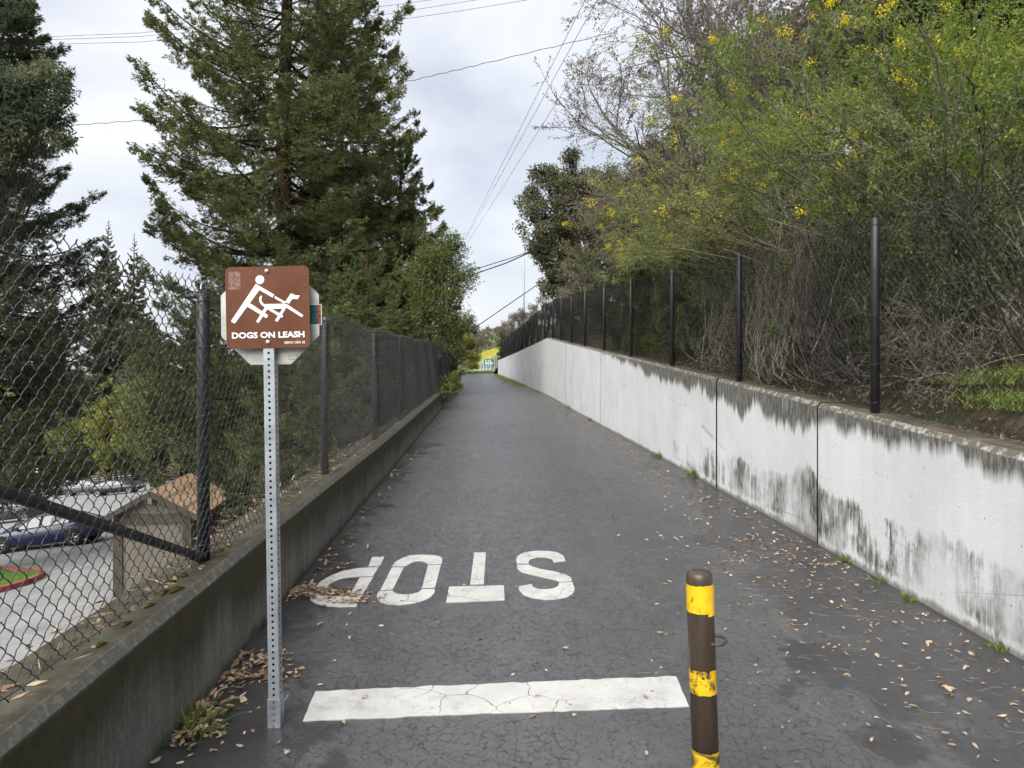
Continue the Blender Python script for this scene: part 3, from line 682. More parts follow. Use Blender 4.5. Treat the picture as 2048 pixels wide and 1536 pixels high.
for r0, r1, worn in ((1173, 1229, .42), (1344, 1393, .54), (1509, 1560, .62)):
    z1, z0 = px2h(r0), px2h(r1); n = 48; V, Fc = [], []
    for k in range(n):
        a = 2 * math.pi * k / n; ra = RB + .0009
        V += [(ra * math.cos(a), ra * math.sin(a), z0 + rs.normal() * .0007), (ra * math.cos(a), ra * math.sin(a), z1 + rs.normal() * .0011)]
    Fc = [(2 * k, 2 * ((k + 1) % n), 2 * ((k + 1) % n) + 1, 2 * k + 1) for k in range(n)]
    bd = pymesh('reflective_band', V, Fc, m_tape(worn), bo, True)
    if r0 == 1173:                                                       # newer piece of tape lapped over the old one
        V = []
        for k in range(9):
            a = R(-72 + 58 * k / 8); ra = RB + .0018; V += [(ra * math.cos(a), ra * math.sin(a), z0 - .010), (ra * math.cos(a), ra * math.sin(a), z1 - .002)]
        pymesh('tape_patch', V, [(2 * k, 2 * k + 2, 2 * k + 3, 2 * k + 1) for k in range(8)], m_tape(.22), bd, True)
hz_ = px2h(1290)
m = MB(); pts = [(RB * .62, -RB * .74, hz_ - .004), (RB + .006, -.036, hz_ - .006), (RB + .022, -.030, hz_ - .005), (RB + .036, -.016, hz_ - .002), (RB + .038, .0, hz_ + .002), (RB + .028, .014, hz_ + .005), (RB + .008, .018, hz_ + .006), (RB - .008, .018, hz_ + .006)]
m.tube(pts, .0052, 10); m.build('lock_eye', plain('rusty_brown_steel', (.065, .045, .04), .5, .4, .2, .3, 40), bo, True)
m = MB(); m.lathe([(.0085, -.006), (.0085, .004), (.004, .006)], n=12, M=Matrix.Translation(pts[0]) @ Matrix.Rotation(R(90), 4, 'X')); m.build('eye_weld', m_bollard(), bo, True)

# ------------------------------------------------------------------ overhead wires, far pole
def wire(name, pts, r, label, group=None, sag=0.0, twist=False):
    P = [np.array(at(*p)) for p in pts]; out = []
    for a, b_ in zip(P[:-1], P[1:]):
        for t in np.linspace(0, 1, 12, endpoint=False):
            q = a + (b_ - a) * t; q = q + np.array([0, 0, -sag * 4 * t * (1 - t)]); out.append(q)
    out.append(P[-1]); out = np.array(out)
    if twist:
        k = np.linspace(0, 1, 260); idx = k * (len(out) - 1); i0 = np.minimum(idx.astype(int), len(out) - 2); fr = (idx - i0)[:, None]
        out = out[i0] * (1 - fr) + out[i0 + 1] * fr; out[:, 2] += r * 1.3 * np.sin(k * 150)
    V, Fc = tubes(out[None], np.full((1, len(out)), r), 5)
    return tag(npmesh(name, V, Fc, M['black'], smooth=True), label, 'wire', group)
gw = 'overhead wires'
wire('overhead_wire', [(-40, 79, 45), (280, 66, 45), (780, 11, 45), (1000, -20, 45)], .013, 'topmost of the three thin wires crossing behind the tall redwood', gw)
wire('overhead_wire', [(-40, 84, 45.3), (280, 73, 45.3), (769, 29, 45.3), (920, 5, 45.3), (1000, -8, 45.3)], .013, 'middle of the three thin wires crossing behind the tall redwood', gw)
wire('overhead_wire', [(-40, 92, 45.6), (280, 84, 45.6), (772, 43, 45.6), (920, 22, 45.6), (1090, -6, 45.6)], .013, 'lowest of the three thin wires crossing behind the tall redwood', gw)
wire('overhead_cable', [(-60, 262, 40), (140, 251, 40), (320, 238, 40), (820, 162, 40), (960, 129, 40), (1230, 64, 40)], .018, 'single twisted cable crossing the sky from redwood to bare tree', gw, 0, True)
wire('overhead_wire', [(1190, -40, 28), (932, 472, 95)], .014, 'left one of three wires slanting down the sky gap', gw)
wire('overhead_wire', [(1216, -40, 28), (929, 482, 95)], .014, 'middle one of three wires slanting down the sky gap', gw)
wire('overhead_wire', [(1300, -90, 28), (934, 487, 95)], .014, 'right one of three wires slanting down the sky gap', gw)
wire('overhead_cable', [(880, 560, 50), (1010, 520, 48), (1140, 478, 46)], .030, 'upper of two thick cables running into the oak', gw)
wire('overhead_cable', [(880, 572, 50), (1010, 527, 48), (1140, 470, 46)], .042, 'lower of two thick cables running into the oak', gw)
oc_ = wire('overhead_cable', [(900, 682, 55), (949, 656, 55), (1100, 552, 50)], .034, 'low cable with a dark splice box above the far bend', gw)
p = at(949, 661, 55); m = MB(); m.lathe([(.05, -.28), (.17, -.22), (.20, -.05), (.12, .08), (.04, .16)], p, 12); m.build('splice_box', M['black'], oc_, True)
p = at(1048, 640, 105); m = MB(); m.lathe([(.16, -6), (.13, 3), (.10, 9.2), (.06, 9.3)], p, 10); tag(m.build('tall_pole', M['galv'], None, True), 'tall thin grey pole rising beyond the right fence', 'pole')
for rw_, x1 in ((648, 280), (680, 175)):
    pts = [(-60, rw_, 32), (x1, rw_ + 2, 32), (430, rw_ - (4 if rw_ == 648 else 22), 32), (640, rw_ - (12 if rw_ == 648 else 40), 32)]
    wire('overhead_wire', pts, .010 if rw_ == 648 else .016, 'thin wire seen through the left fence, ' + ('upper' if rw_ == 648 else 'lower') + ' of two', gw)

# ------------------------------------------------------------------ the far end: fence on a kerb, road sign, flowering slope, hills
M['post_grey'] = plain('grey_post', (.30, .32, .31), .5); M['post_white'] = plain('pale_concrete', (.62, .62, .60), .8); M['roadgreen'] = plain('road_sign_green', (.035, .14, .115), .5)
ff = thing('barrier_fence', 'far fence with pale curved posts at the end of the path', 'fence')
for k in range(14):
    t = k / 13; yy = 150 - 62 * t ** .8; px = 955 + 45 * t ** 1.3; bt = 744 - 7 * t ** 2; tp = 726 - 21 * t ** 1.2
    a, b_ = at(px, bt, yy), at(px + .5, tp, yy); m = MB(); m.tube([a, a.lerp(b_, .15) + Vector((.12, 0, 0)), a.lerp(b_, .35) + Vector((.16, 0, 0)), b_], [.11, .10, .06, .05], 6); m.build('post', M['post_white'] if k % 2 == 0 else M['post_grey'], ff, True)
V, Fc = [], []
pa, pb, pc_, pd = at(955, 743, 150), at(1000, 737, 88), at(1000, 706, 88), at(955, 726, 150)
n = 60; segs = []
for k in range(n):
    t = k / (n - 1); segs.append(np.array([pa.lerp(pb, t) + Vector((.05, 0, .1)), pd.lerp(pc_, t) + Vector((.05, 0, 0))]))
V, Fc = tubes(np.array(segs), np.full((n, 2), .014), 3)
rows = np.array([[pa.lerp(pd, t) for _ in (0,)] + [pb.lerp(pc_, t)] for t in np.linspace(.05, 1, 16)]); V2, F2 = tubes(rows, np.full((16, 2), .012), 3)
npmesh('wire_mesh', *join([(V, Fc), (V2, F2)]), M['post_grey'], ff)
c0 = at(977, 725, 100); m = MB(); m.prism(rrect(1.28, .94, .08), 0, .03, lambda p: (c0.x + p[0], c0.y - p[2], c0.z + p[1])); gs = m.build('green_road_sign', M['roadgreen']); tag(gs, 'small green road sign with two lines of white lettering at the far fence', 'road sign')
m = MB()
for row, (zz, hh, ws) in enumerate(((.22, .13, (.14, .10, .0, .16, .12, .14)), (-.08, .20, (.17, .12, .2, .0, .2, .17)), (-.34, .08, (.16, .13, .17, .12, .16, .1)))):
    x = -.48
    for q in ws:
        if q: m.box((c0.x + x + q / 2, c0.y - .034, c0.z + zz), (q * .8, .004, hh))
        x += q + .025 if q else .09
m.build('lettering_blocks', M['signwhite'], gs)
m = MB(); m.lathe([(.04, -.9), (.04, .3)], (c0.x, c0.y + .05, c0.z - .4), 8); m.build('sign_leg', M['post_grey'], gs)
# ------------------------------------------------------------------ the car park
M['glass'] = plain('car_glass', (.10, .12, .13), .08, .8, 0, .1); M['tyre'] = plain('tyre_rubber', (.014, .014, .014), .8); M['rim'] = plain('alloy_rim', (.45, .46, .47), .35, .5, .7)
M['redlamp'] = plain('tail_lamp_red', (.45, .02, .02), .3); M['lamp'] = plain('head_lamp', (.7, .72, .74), .2)
def carpaint(name, col):
    b = NB(name); c = b.coord(); b.bsdf(b.mix(b.noise(c, 3, 3), col, tuple(x * .85 for x in col)), .28, .5, 0, None, **{'Coat Weight': .35, 'Coat Roughness': .05}); return b.m
PROF = {
 'sedan': dict(L=4.95, body=[(0, .46, .84, .68), (.10, .34, 1.0, .82), (.55, .25, 1.06, .91), (1.2, .21, 1.03, .945), (2.4, .19, .98, .95), (3.4, .19, .95, .94), (3.9, .21, .90, .92), (4.45, .24, .80, .87), (4.8, .30, .68, .76), (4.95, .40, .58, .60)],
   gh=[(.50, 1.05, 1.06, .72, .68), (1.15, 1.03, 1.34, .82, .62), (1.9, .99, 1.44, .85, .62), (2.6, .97, 1.43, .85, .61), (3.25, .95, 1.22, .85, .66), (3.85, .91, .92, .80, .76)], roof=(1, 4), wb=(.95, 3.90), wr=.345, pil=(1.15, 2.35, 3.45)),
 'suv': dict(L=4.65, body=[(0, .50, .95, .72), (.06, .38, 1.08, .86), (.5, .27, 1.10, .93), (1.2, .24, 1.08, .94), (2.4, .22, 1.05, .945), (3.3, .22, 1.02, .94), (3.8, .24, .98, .92), (4.3, .28, .90, .87), (4.58, .36, .78, .76), (4.65, .44, .64, .62)],
   gh=[(.10, 1.08, 1.10, .80, .74), (.38, 1.10, 1.60, .84, .66), (1.2, 1.08, 1.68, .86, .66), (2.3, 1.05, 1.66, .86, .65), (2.95, 1.03, 1.42, .86, .70), (3.6, .98, 1.0, .82, .78)], roof=(1, 4), wb=(.88, 3.60), wr=.355, pil=(.42, 1.35, 2.25, 3.1))}
def car(name, label, x, y, yaw, kind, paint, sc=1.0):
    p = PROF[kind]; z = lotz(x, y)
    root = empty(name, (x, y, z)); tag(root, label, 'car', 'cars in the car park')
    up = Vector((-.1, .067, 1)).normalized(); fw_ = Vector((math.cos(yaw), math.sin(yaw), 0)); fw_ = (fw_ - up * fw_.dot(up)).normalized(); sd_ = up.cross(fw_)
    Mx = Matrix((fw_, sd_, up)).transposed(); root.rotation_euler = Mx.to_euler(); root.scale = (sc, sc, sc)
    Lh = p['L'] / 2
    V, Fc = [], []
    for bx, zb, zt, hw in p['body']:
        half = [(0, zb), (hw * .8, zb), (hw * .97, zb + .10), (hw, zb + (zt - zb) * .45), (hw * .985, zb + (zt - zb) * .75), (hw * .94, zt - .05), (hw * .84, zt), (0, zt + .015)]
        ring = half + [(-a, b) for a, b in half[-2:0:-1]]; V += [(bx - Lh, a, b) for a, b in ring]
    K = 14; n = len(p['body'])
    for j in range(n - 1): Fc += [(j * K + i, j * K + (i + 1) % K, (j + 1) * K + (i + 1) % K, (j + 1) * K + i) for i in range(K)]
    Fc += [tuple(range(K)), tuple(range((n - 1) * K, n * K))[::-1]]
    pymesh('body', V, Fc, paint, root, True)
    V, Fc = [], []
    for gx, z0, z1, w0, w1 in p['gh']: V += [(gx - Lh, -w0, z0), (gx - Lh, -w1, z1 - .02), (gx - Lh, -w1 * .8, z1), (gx - Lh, w1 * .8, z1), (gx - Lh, w1, z1 - .02), (gx - Lh, w0, z0)]
    n = len(p['gh'])
    for j in range(n - 1): Fc += [(j * 6 + i, (j + 1) * 6 + i, (j + 1) * 6 + i + 1, j * 6 + i + 1) for i in range(5)]
    pymesh('windows', V, Fc, M['glass'], root)
    a, b_ = p['roof']; V, Fc = [], []
    for gx, z0, z1, w0, w1 in p['gh'][a:b_]:
        for dz in (.015, -.03): V += [(gx - Lh, -w1 * 1.03, z1 - .03 + dz), (gx - Lh, -w1 * .7, z1 + .005 + dz), (gx - Lh, w1 * .7, z1 + .005 + dz), (gx - Lh, w1 * 1.03, z1 - .03 + dz)]
    for j in range(b_ - a - 1):
        Fc += [(j * 8 + i, j * 8 + i + 1, j * 8 + 8 + i + 1, j * 8 + 8 + i) for i in range(3)] + [(j * 8, j * 8 + 8, j * 8 + 12, j * 8 + 4), (j * 8 + 3, j * 8 + 7, j * 8 + 15, j * 8 + 11)]
    pymesh('roof', V, Fc, paint, root, True)
    gx = [q[0] for q in p['gh']]
    for s in (-1, 1):
        m = MB(); tops = [(q[0] - Lh, s * (q[4] + .012), q[2] - .015) for q in p['gh']]; m.tube(tops, .032, 6); m.build('roof_rail', paint, root, True)
        for px in p['pil']:
            z0 = np.interp(px, gx, [q[1] for q in p['gh']]); z1 = np.interp(px, gx, [q[2] for q in p['gh']]); w0 = np.interp(px, gx, [q[3] for q in p['gh']]); w1 = np.interp(px, gx, [q[4] for q in p['gh']])
            m = MB(); m.tube([(px - Lh, s * (w0 + .012), z0 - .02), (px - Lh - .03, s * (w1 + .012), z1 - .02)], .035, 6); m.build('pillar', M['black'] if px not in (p['pil'][0], p['pil'][-1]) else paint, root)
        m = MB(); m.box((p['gh'][-2][0] - Lh - .05, s * .98, 1.0), (.12, .16, .12), bev=.03); m.build('mirror', paint, root)
        m = MB(); m.box((.05 - Lh + .06, s * .66, .88), (.12, .34, .14), bev=.02); m.build('tail_lamp', M['redlamp'], root)
        m = MB(); m.box((Lh - .22, s * .62, .66), (.22, .32, .12), bev=.03); m.build('headlight', M['lamp'], root)
        for wx in p['wb']:
            r = p['wr']; c = (wx - Lh, s * .84, r)
            m = MB(); m.lathe([(r * 1.13, -.03), (r * 1.13, .105), (r * 1.08, .115)], (c[0], s * .84, r + .03), 20, 'y') if s > 0 else m.lathe([(r * 1.13, .03), (r * 1.13, -.105), (r * 1.08, -.115)], (c[0], s * .84, r + .03), 20, 'y')
            m.build('wheel_arch', M['tyre'], root)
            m = MB(); m.lathe([(r * .62, -.11), (r * .95, -.11), (r, -.07), (r, .09), (r * .95, .125), (r * .62, .125)], c, 20, 'y'); wh = m.build('wheel', M['tyre'], root, True)
            m = MB(); m.lathe([(r * .64, .0), (r * .64, s * .128), (r * .56, s * .118), (r * .5, s * .06)], c, 16, 'y')
            for q in range(5):
                an = q * 2 * math.pi / 5 + .3; m.tube([(c[0] + .05 * math.cos(an), c[1] + s * .125, c[2] + .05 * math.sin(an)), (c[0] + r * .6 * math.cos(an), c[1] + s * .125, c[2] + r * .6 * math.sin(an))], .03, 5)
            m.build('rim', M['rim'], wh)
    return root
navy, blackp, grey, silver, whitep, dgrey = (carpaint('car_navy', (.003, .010, .052)), carpaint('car_black', (.006, .006, .007)), carpaint('car_grey', (.075, .082, .098)), carpaint('car_silver', (.34, .36, .38)), carpaint('car_white', (.66, .66, .65)), carpaint('car_charcoal', (.03, .033, .037)))
car('parked_car', 'dark blue sedan nearest the red kerb in the car park', -20.6, 31.5, R(187), 'sedan', navy)
car('parked_car', 'charcoal SUV parked just behind the dark blue sedan', -34.4, 48.5, R(190), 'suv', dgrey)
car('parked_car', 'black sedan at the near end of the far row', -40.6, 73, R(10), 'sedan', blackp)
car('parked_car', 'grey wagon between the black sedan and the white hatchback', -48.0, 80, R(16), 'suv', grey)
car('parked_car', 'white hatchback half hidden behind the grey wagon', -52.6, 85, R(18), 'suv', whitep, .95)
car('parked_car', 'silver SUV with its tail to the standing person', -57.6, 91, R(20), 'suv', silver)
car('parked_car', 'dark car half hidden under bushes behind the tan-roofed hut', -19.5, 52, R(8), 'suv', blackp)
# person standing by the silver SUV
def person(x, y):
    z = lotz(x, y); V = [(0, 0, .95), (0, 0, 1.15), (0, .0, 1.38), (0, .01, 1.52), (0, .02, 1.60), (0, .02, 1.72),
        (.20, 0, 1.42), (.27, .03, 1.14), (.24, .14, .92), (-.20, 0, 1.42), (-.27, .02, 1.14), (-.26, .06, .88),
        (.10, 0, .90), (.12, .01, .50), (.13, -.02, .08), (.14, .12, .04), (-.10, 0, .90), (-.12, .02, .50), (-.14, .0, .08), (-.15, .13, .04)]
    E = [(0, 1), (1, 2), (2, 3), (3, 4), (4, 5), (2, 6), (6, 7), (7, 8), (2, 9), (9, 10), (10, 11), (0, 12), (12, 13), (13, 14), (14, 15), (0, 16), (16, 17), (17, 18), (18, 19)]
    rad = [.16, .17, .17, .07, .09, .10, .08, .055, .045, .08, .055, .045, .10, .07, .055, .05, .10, .07, .055, .05]
    me = bpy.data.meshes.new('person'); me.from_pydata(V, E, []); o = bpy.data.objects.new('person', me); link(o); o.location = (x, y, z)
    md = o.modifiers.new('skin', 'SKIN'); sk_ = me.skin_vertices[0].data
    for i, r in enumerate(rad): sk_[i].radius = (r, r * .8)
    sk_[0].use_root = True; o.modifiers.new('sub', 'SUBSURF').levels = 2; o.modifiers['sub'].render_levels = 2
    b = NB('dark_clothes'); zc = b.n('ShaderNodeSeparateXYZ', {0: b.coord()}).outputs[2]
    b.bsdf(b.ramp(b.math('DIVIDE', zc, 2.0), [(.05, (.02, .02, .02)), (.06, (.03, .05, .10)), (.46, (.03, .05, .10)), (.47, (.03, .03, .035)), (.755, (.03, .03, .035)), (.76, (.42, .26, .19)), (.85, (.42, .26, .19)), (.855, (.05, .035, .025))]), .8)
    me.materials.append(b.m); tag(o, 'person in dark jacket and blue trousers standing behind the silver SUV', 'person'); return o
person(-57.2, 87.5)
# kerbed island, bay lines
M['kerbred'] = plain('red_kerb_paint', (.30, .085, .075), .75, .2, 0, .25, 5); M['lawn'] = plain('lawn', (.075, .15, .025), .95, .1, 0, .5, 8, .8, 40)
isl = thing('kerb_island', 'grass island edged with a red painted kerb in the car park', 'island')
ip = [lot(-160, 1160), lot(-80, 1198), lot(0, 1186), lot(50, 1172), lot(84, 1158), lot(90, 1150), lot(80, 1146), lot(60, 1146), lot(0, 1140), lot(-80, 1132), lot(-160, 1130)]
ctr = np.mean(ip, 0)
def shrink(k): return [tuple(ctr + (np.array(q) - ctr) * k) for q in ip]
m = MB(); V = []; Fc = []; inn = [(q[0] + (.24 if q[0] < ctr[0] else -.24), q[1] + (.25 if q[1] < ctr[1] else -.25)) for q in ip]; n = len(ip)
for q in ip: V.append((*q, lotz(*q) - .05))
for q in ip: V.append((*q, lotz(*q) + .16))
for q in inn: V.append((*q, lotz(*q) + .165))
for q in inn: V.append((*q, lotz(*q) + .06))
for r_ in range(3): Fc += [(r_ * n + i, r_ * n + (i + 1) % n, (r_ + 1) * n + (i + 1) % n, (r_ + 1) * n + i) for i in range(n)]
pymesh('kerb', V, Fc, M['kerbred'], isl); pymesh('grass_patch', [(*q, lotz(*q) + .10) for q in inn], [tuple(range(n))], M['lawn'], isl)
for k, (a, b_) in enumerate((((118, 1155), (182, 1126)), ((100, 1146), (160, 1130)), ((130, 1122), (205, 1102)), ((60, 1115), (140, 1098)))):
    A, B = np.array(lot(*a)), np.array(lot(*b_)); d = (B - A) / np.linalg.norm(B - A); nn = np.array([-d[1], d[0]]) * .05
    o = pymesh('bay_line', [(*q, lotz(*q) + .005) for q in (A - nn, B - nn, B + nn, A + nn)], [(0, 1, 2, 3)], M['paint'])
    tag(o, ['bright white bay line nearest the hut in the car park', 'faint bay line just behind the brightest one', 'bay line beside the tail of the blue sedan', 'bay line under the flank of the blue sedan'][k], 'road marking', 'bay lines of the car park')
# hut with tan roof
def m_roof():
    b = NB('tan_shingles'); c = b.coord(); f = b.noise(c, 14, 5, .7); w_ = b.n('ShaderNodeTexBrick', {'Vector': b.coord('UV'), 'Scale': 1.0, 'Brick Width': .30, 'Row Height': .13, 'Mortar Size': .012, 'Color1': (.30, .195, .125), 'Color2': (.40, .27, .175), 'Mortar': (.14, .09, .06)}).outputs['Color']
    col = b.mix(b.ramp(f, [(.35, .0), (.7, .5)]), w_, (.44, .32, .22))
    ms = b.noise(b.coord('Object', (1.3, 1.3, 1.3), (3, 1, 0)), 1, 5, .7, .8); col = b.mix(b.ramp(ms, [(.56, 0.0), (.63, .8)]), col, (.20, .16, .02))
    b.bsdf(col, .9, .15, 0, b.bump(f, .3, .01)); return b.m
M['hutwall'] = plain('hut_wall_beige', (.135, .122, .096), .85, .2, 0, .12, 2); M['hutdark'] = plain('hut_trim_brown', (.062, .051, .040), .8, .2, 0, .15, 3); M['roof'] = m_roof()
hx, hy = -9.4, 19.6; hzb = -4.15
hut = empty('hut', (hx, hy, hzb), (0, 0, R(8.5))); tag(hut, 'small beige park hut with tan shingle gable roof below the left fence', 'hut')
HW, HLn, EH, RH = .92, 1.45, 2.08, 2.70
m = MB(); m.prism([(-HW, 0), (HW, 0), (HW, EH), (0, RH - .12), (-HW, EH)], -HLn, HLn, lambda p: (p[0], p[2], p[1])); m.build('wall', M['hutwall'], hut)
for s in (-1, 1):
    V = []
    for yv in (-HLn - .22, HLn + .22):
        V += [(0, yv, RH), (s * (HW + .30), yv, RH - (HW + .30) * .56), (s * (HW + .30), yv, RH - (HW + .30) * .56 - .07), (0, yv, RH - .07)]
    me_o = pymesh('roof_slope', V, [(0, 1, 5, 4), (3, 7, 6, 2), (1, 2, 6, 5), (0, 3, 2, 1), (4, 5, 6, 7), (0, 4, 7, 3)], M['roof'], hut)
    uv = me_o.data.uv_layers.new(name='UVMap')
    for pz in me_o.data.polygons:
        for li in pz.loop_indices:
            v = me_o.data.vertices[me_o.data.loops[li].vertex_index].co; uv.data[li].uv = (v.y, math.hypot(v.x, v.z))
    m = MB(); a = (0, -HLn - .235, RH - .07); b_ = (s * (HW + .32), -HLn - .235, RH - (HW + .32) * .56 - .07); m.prism([(a[0], a[2] - .07), (b_[0], b_[2] - .07), (b_[0], b_[2] + .075), (a[0], a[2] + .075)], -HLn - .25, -HLn - .225, lambda p: (p[0], p[2], p[1])); m.build('bargeboard', M['hutdark'], hut)
m = MB(); m.box((0, -HLn - .02, EH - .12), (2 * HW + .04, .06, .24)); m.build('header_board', M['hutdark'], hut)
for xx, ww_ in ((-HW + .09, .22), (HW - .09, .22)):
    m = MB(); m.box((xx, -HLn - .021, EH / 2 - .12), (ww_, .05, EH - .24)); m.build('corner_board', M['hutdark'], hut)
m = MB(); m.box((0, -HLn - .12, RH - .22), (.10, .26, .20)); m.build('ridge_beam', M['hutwall'], hut)
m = MB(); m.box((HW + .012, .35, 1.0), (.03, .8, 1.9)); dr_ = m.build('side_door', M['hutdark'], hut); m = MB(); m.box((HW + .03, .05, 1.0), (.03, .04, .12)); m.build('handle', M['galv'], dr_)
m = MB(); m.box((HW + .012, -.8, 1.6), (.03, .5, .3)); m.build('side_vent', M['hutdark'], hut)
# timber fence and small sign board at the back of the car park
M['timber'] = plain('weathered_timber', (.13, .095, .065), .9, .1, 0, .3, 2)
tf = thing('timber_fence', 'weathered timber rail fence at the back of the car park', 'fence')
A, B = Vector((-62, 104, 0)), Vector((-45, 96, 0)); A.z = lotz(A.x, A.y); B.z = lotz(B.x, B.y)
for k in range(9):
    q = A.lerp(B, k / 8); m = MB(); m.box((q.x, q.y, q.z + .9), (.16, .16, 1.8)); m.build('post', M['timber'], tf)
for h in (.3, .65, 1.0, 1.35, 1.7):
    m = MB(); m.tube([A + Vector((0, -.1, h)), B + Vector((0, -.1, h))], .09, 4); m.build('rail', M['timber'], tf)
p = at(73, 941, 95); m = MB(); m.box(tuple(p), (.5, .05, .55)); nb_ = m.build('notice_board', M['signwhite']); tag(nb_, 'small blank white notice at the back edge of the car park', 'notice'); m = MB(); m.box((p.x, p.y + .06, p.z - .7), (.08, .06, 1.4)); m.build('stake', M['timber'], nb_)
# ------------------------------------------------------------------ vegetation
M['bark_red'] = bark('redwood_bark', (.020, .011, .008), (.065, .038, .028)); M['bark_grey'] = bark('grey_bark', (.070, .063, .052), (.22, .20, .175)); M['bark_dark'] = bark('dark_bark', (.018, .015, .011), (.055, .047, .036))
M['cane'] = bark('pale_cane', (.12, .108, .082), (.36, .33, .27), 30, 6); M['cane_green'] = bark('olive_cane', (.045, .048, .028), (.12, .12, .075), 30, 6)
M['redwood'] = leafmat('redwood_needles', [(.072, .092, .034), (.140, .165, .060), (.225, .240, .096)], .55, .48)
M['redwood_dark'] = leafmat('dark_needles', [(.056, .076, .048), (.105, .130, .072), (.175, .198, .105)], .5, .48)
M['redwood_light'] = leafmat('hazy_olive_needles', [(.130, .142, .085), (.200, .208, .125), (.280, .268, .165)], .6, .45)  # light olive tone that also carries distance haze on far trees and hills
M['leaf_bright'] = leafmat('bright_leaves', [(.105, .155, .024), (.195, .265, .044), (.300, .360, .080)], .5, .5)
M['leaf_broom'] = leafmat('broom_leaves', [(.120, .142, .045), (.215, .240, .085), (.310, .320, .130)], .55, .5)
M['leaf_oak'] = leafmat('oak_leaves', [(.062, .068, .036), (.116, .122, .064), (.180, .178, .104)], .45, .3)
M['leaf_grey'] = leafmat('grey_olive_leaves', [(.095, .086, .064), (.180, .162, .122), (.270, .240, .182)], .6, .35)
M['leaf_bud'] = leafmat('brown_buds', [(.110, .088, .068), (.200, .165, .128), (.270, .240, .175)], .7, .35)
M['leaf_yellow'] = leafmat('yellow_green_leaves', [(.14, .18, .04), (.26, .28, .065), (.38, .33, .08)], .55, .45)
M['leaf_maple'] = leafmat('olive_green_leaves', [(.075, .100, .032), (.145, .175, .056), (.230, .255, .090)], .55, .45)
M['leaf_dark'] = leafmat('deep_green_leaves', [(.030, .046, .018), (.060, .084, .032), (.110, .138, .052)], .45, .3)
M['flower'] = leafmat('yellow_flowers', [(.62, .47, .010), (.78, .62, .015), (.86, .72, .05)], .6, .35)
M['lemon'] = leafmat('lemon_flowers', [(.40, .42, .06), (.60, .56, .10), (.72, .66, .18)], .6, .4)
M['grass'] = leafmat('grass_blades', [(.07, .12, .02), (.14, .21, .035), (.26, .30, .09)], .55, .4)
M['dead'] = leafmat('dead_leaves', [(.13, .075, .045), (.32, .215, .135), (.52, .40, .28)], .7, .15)

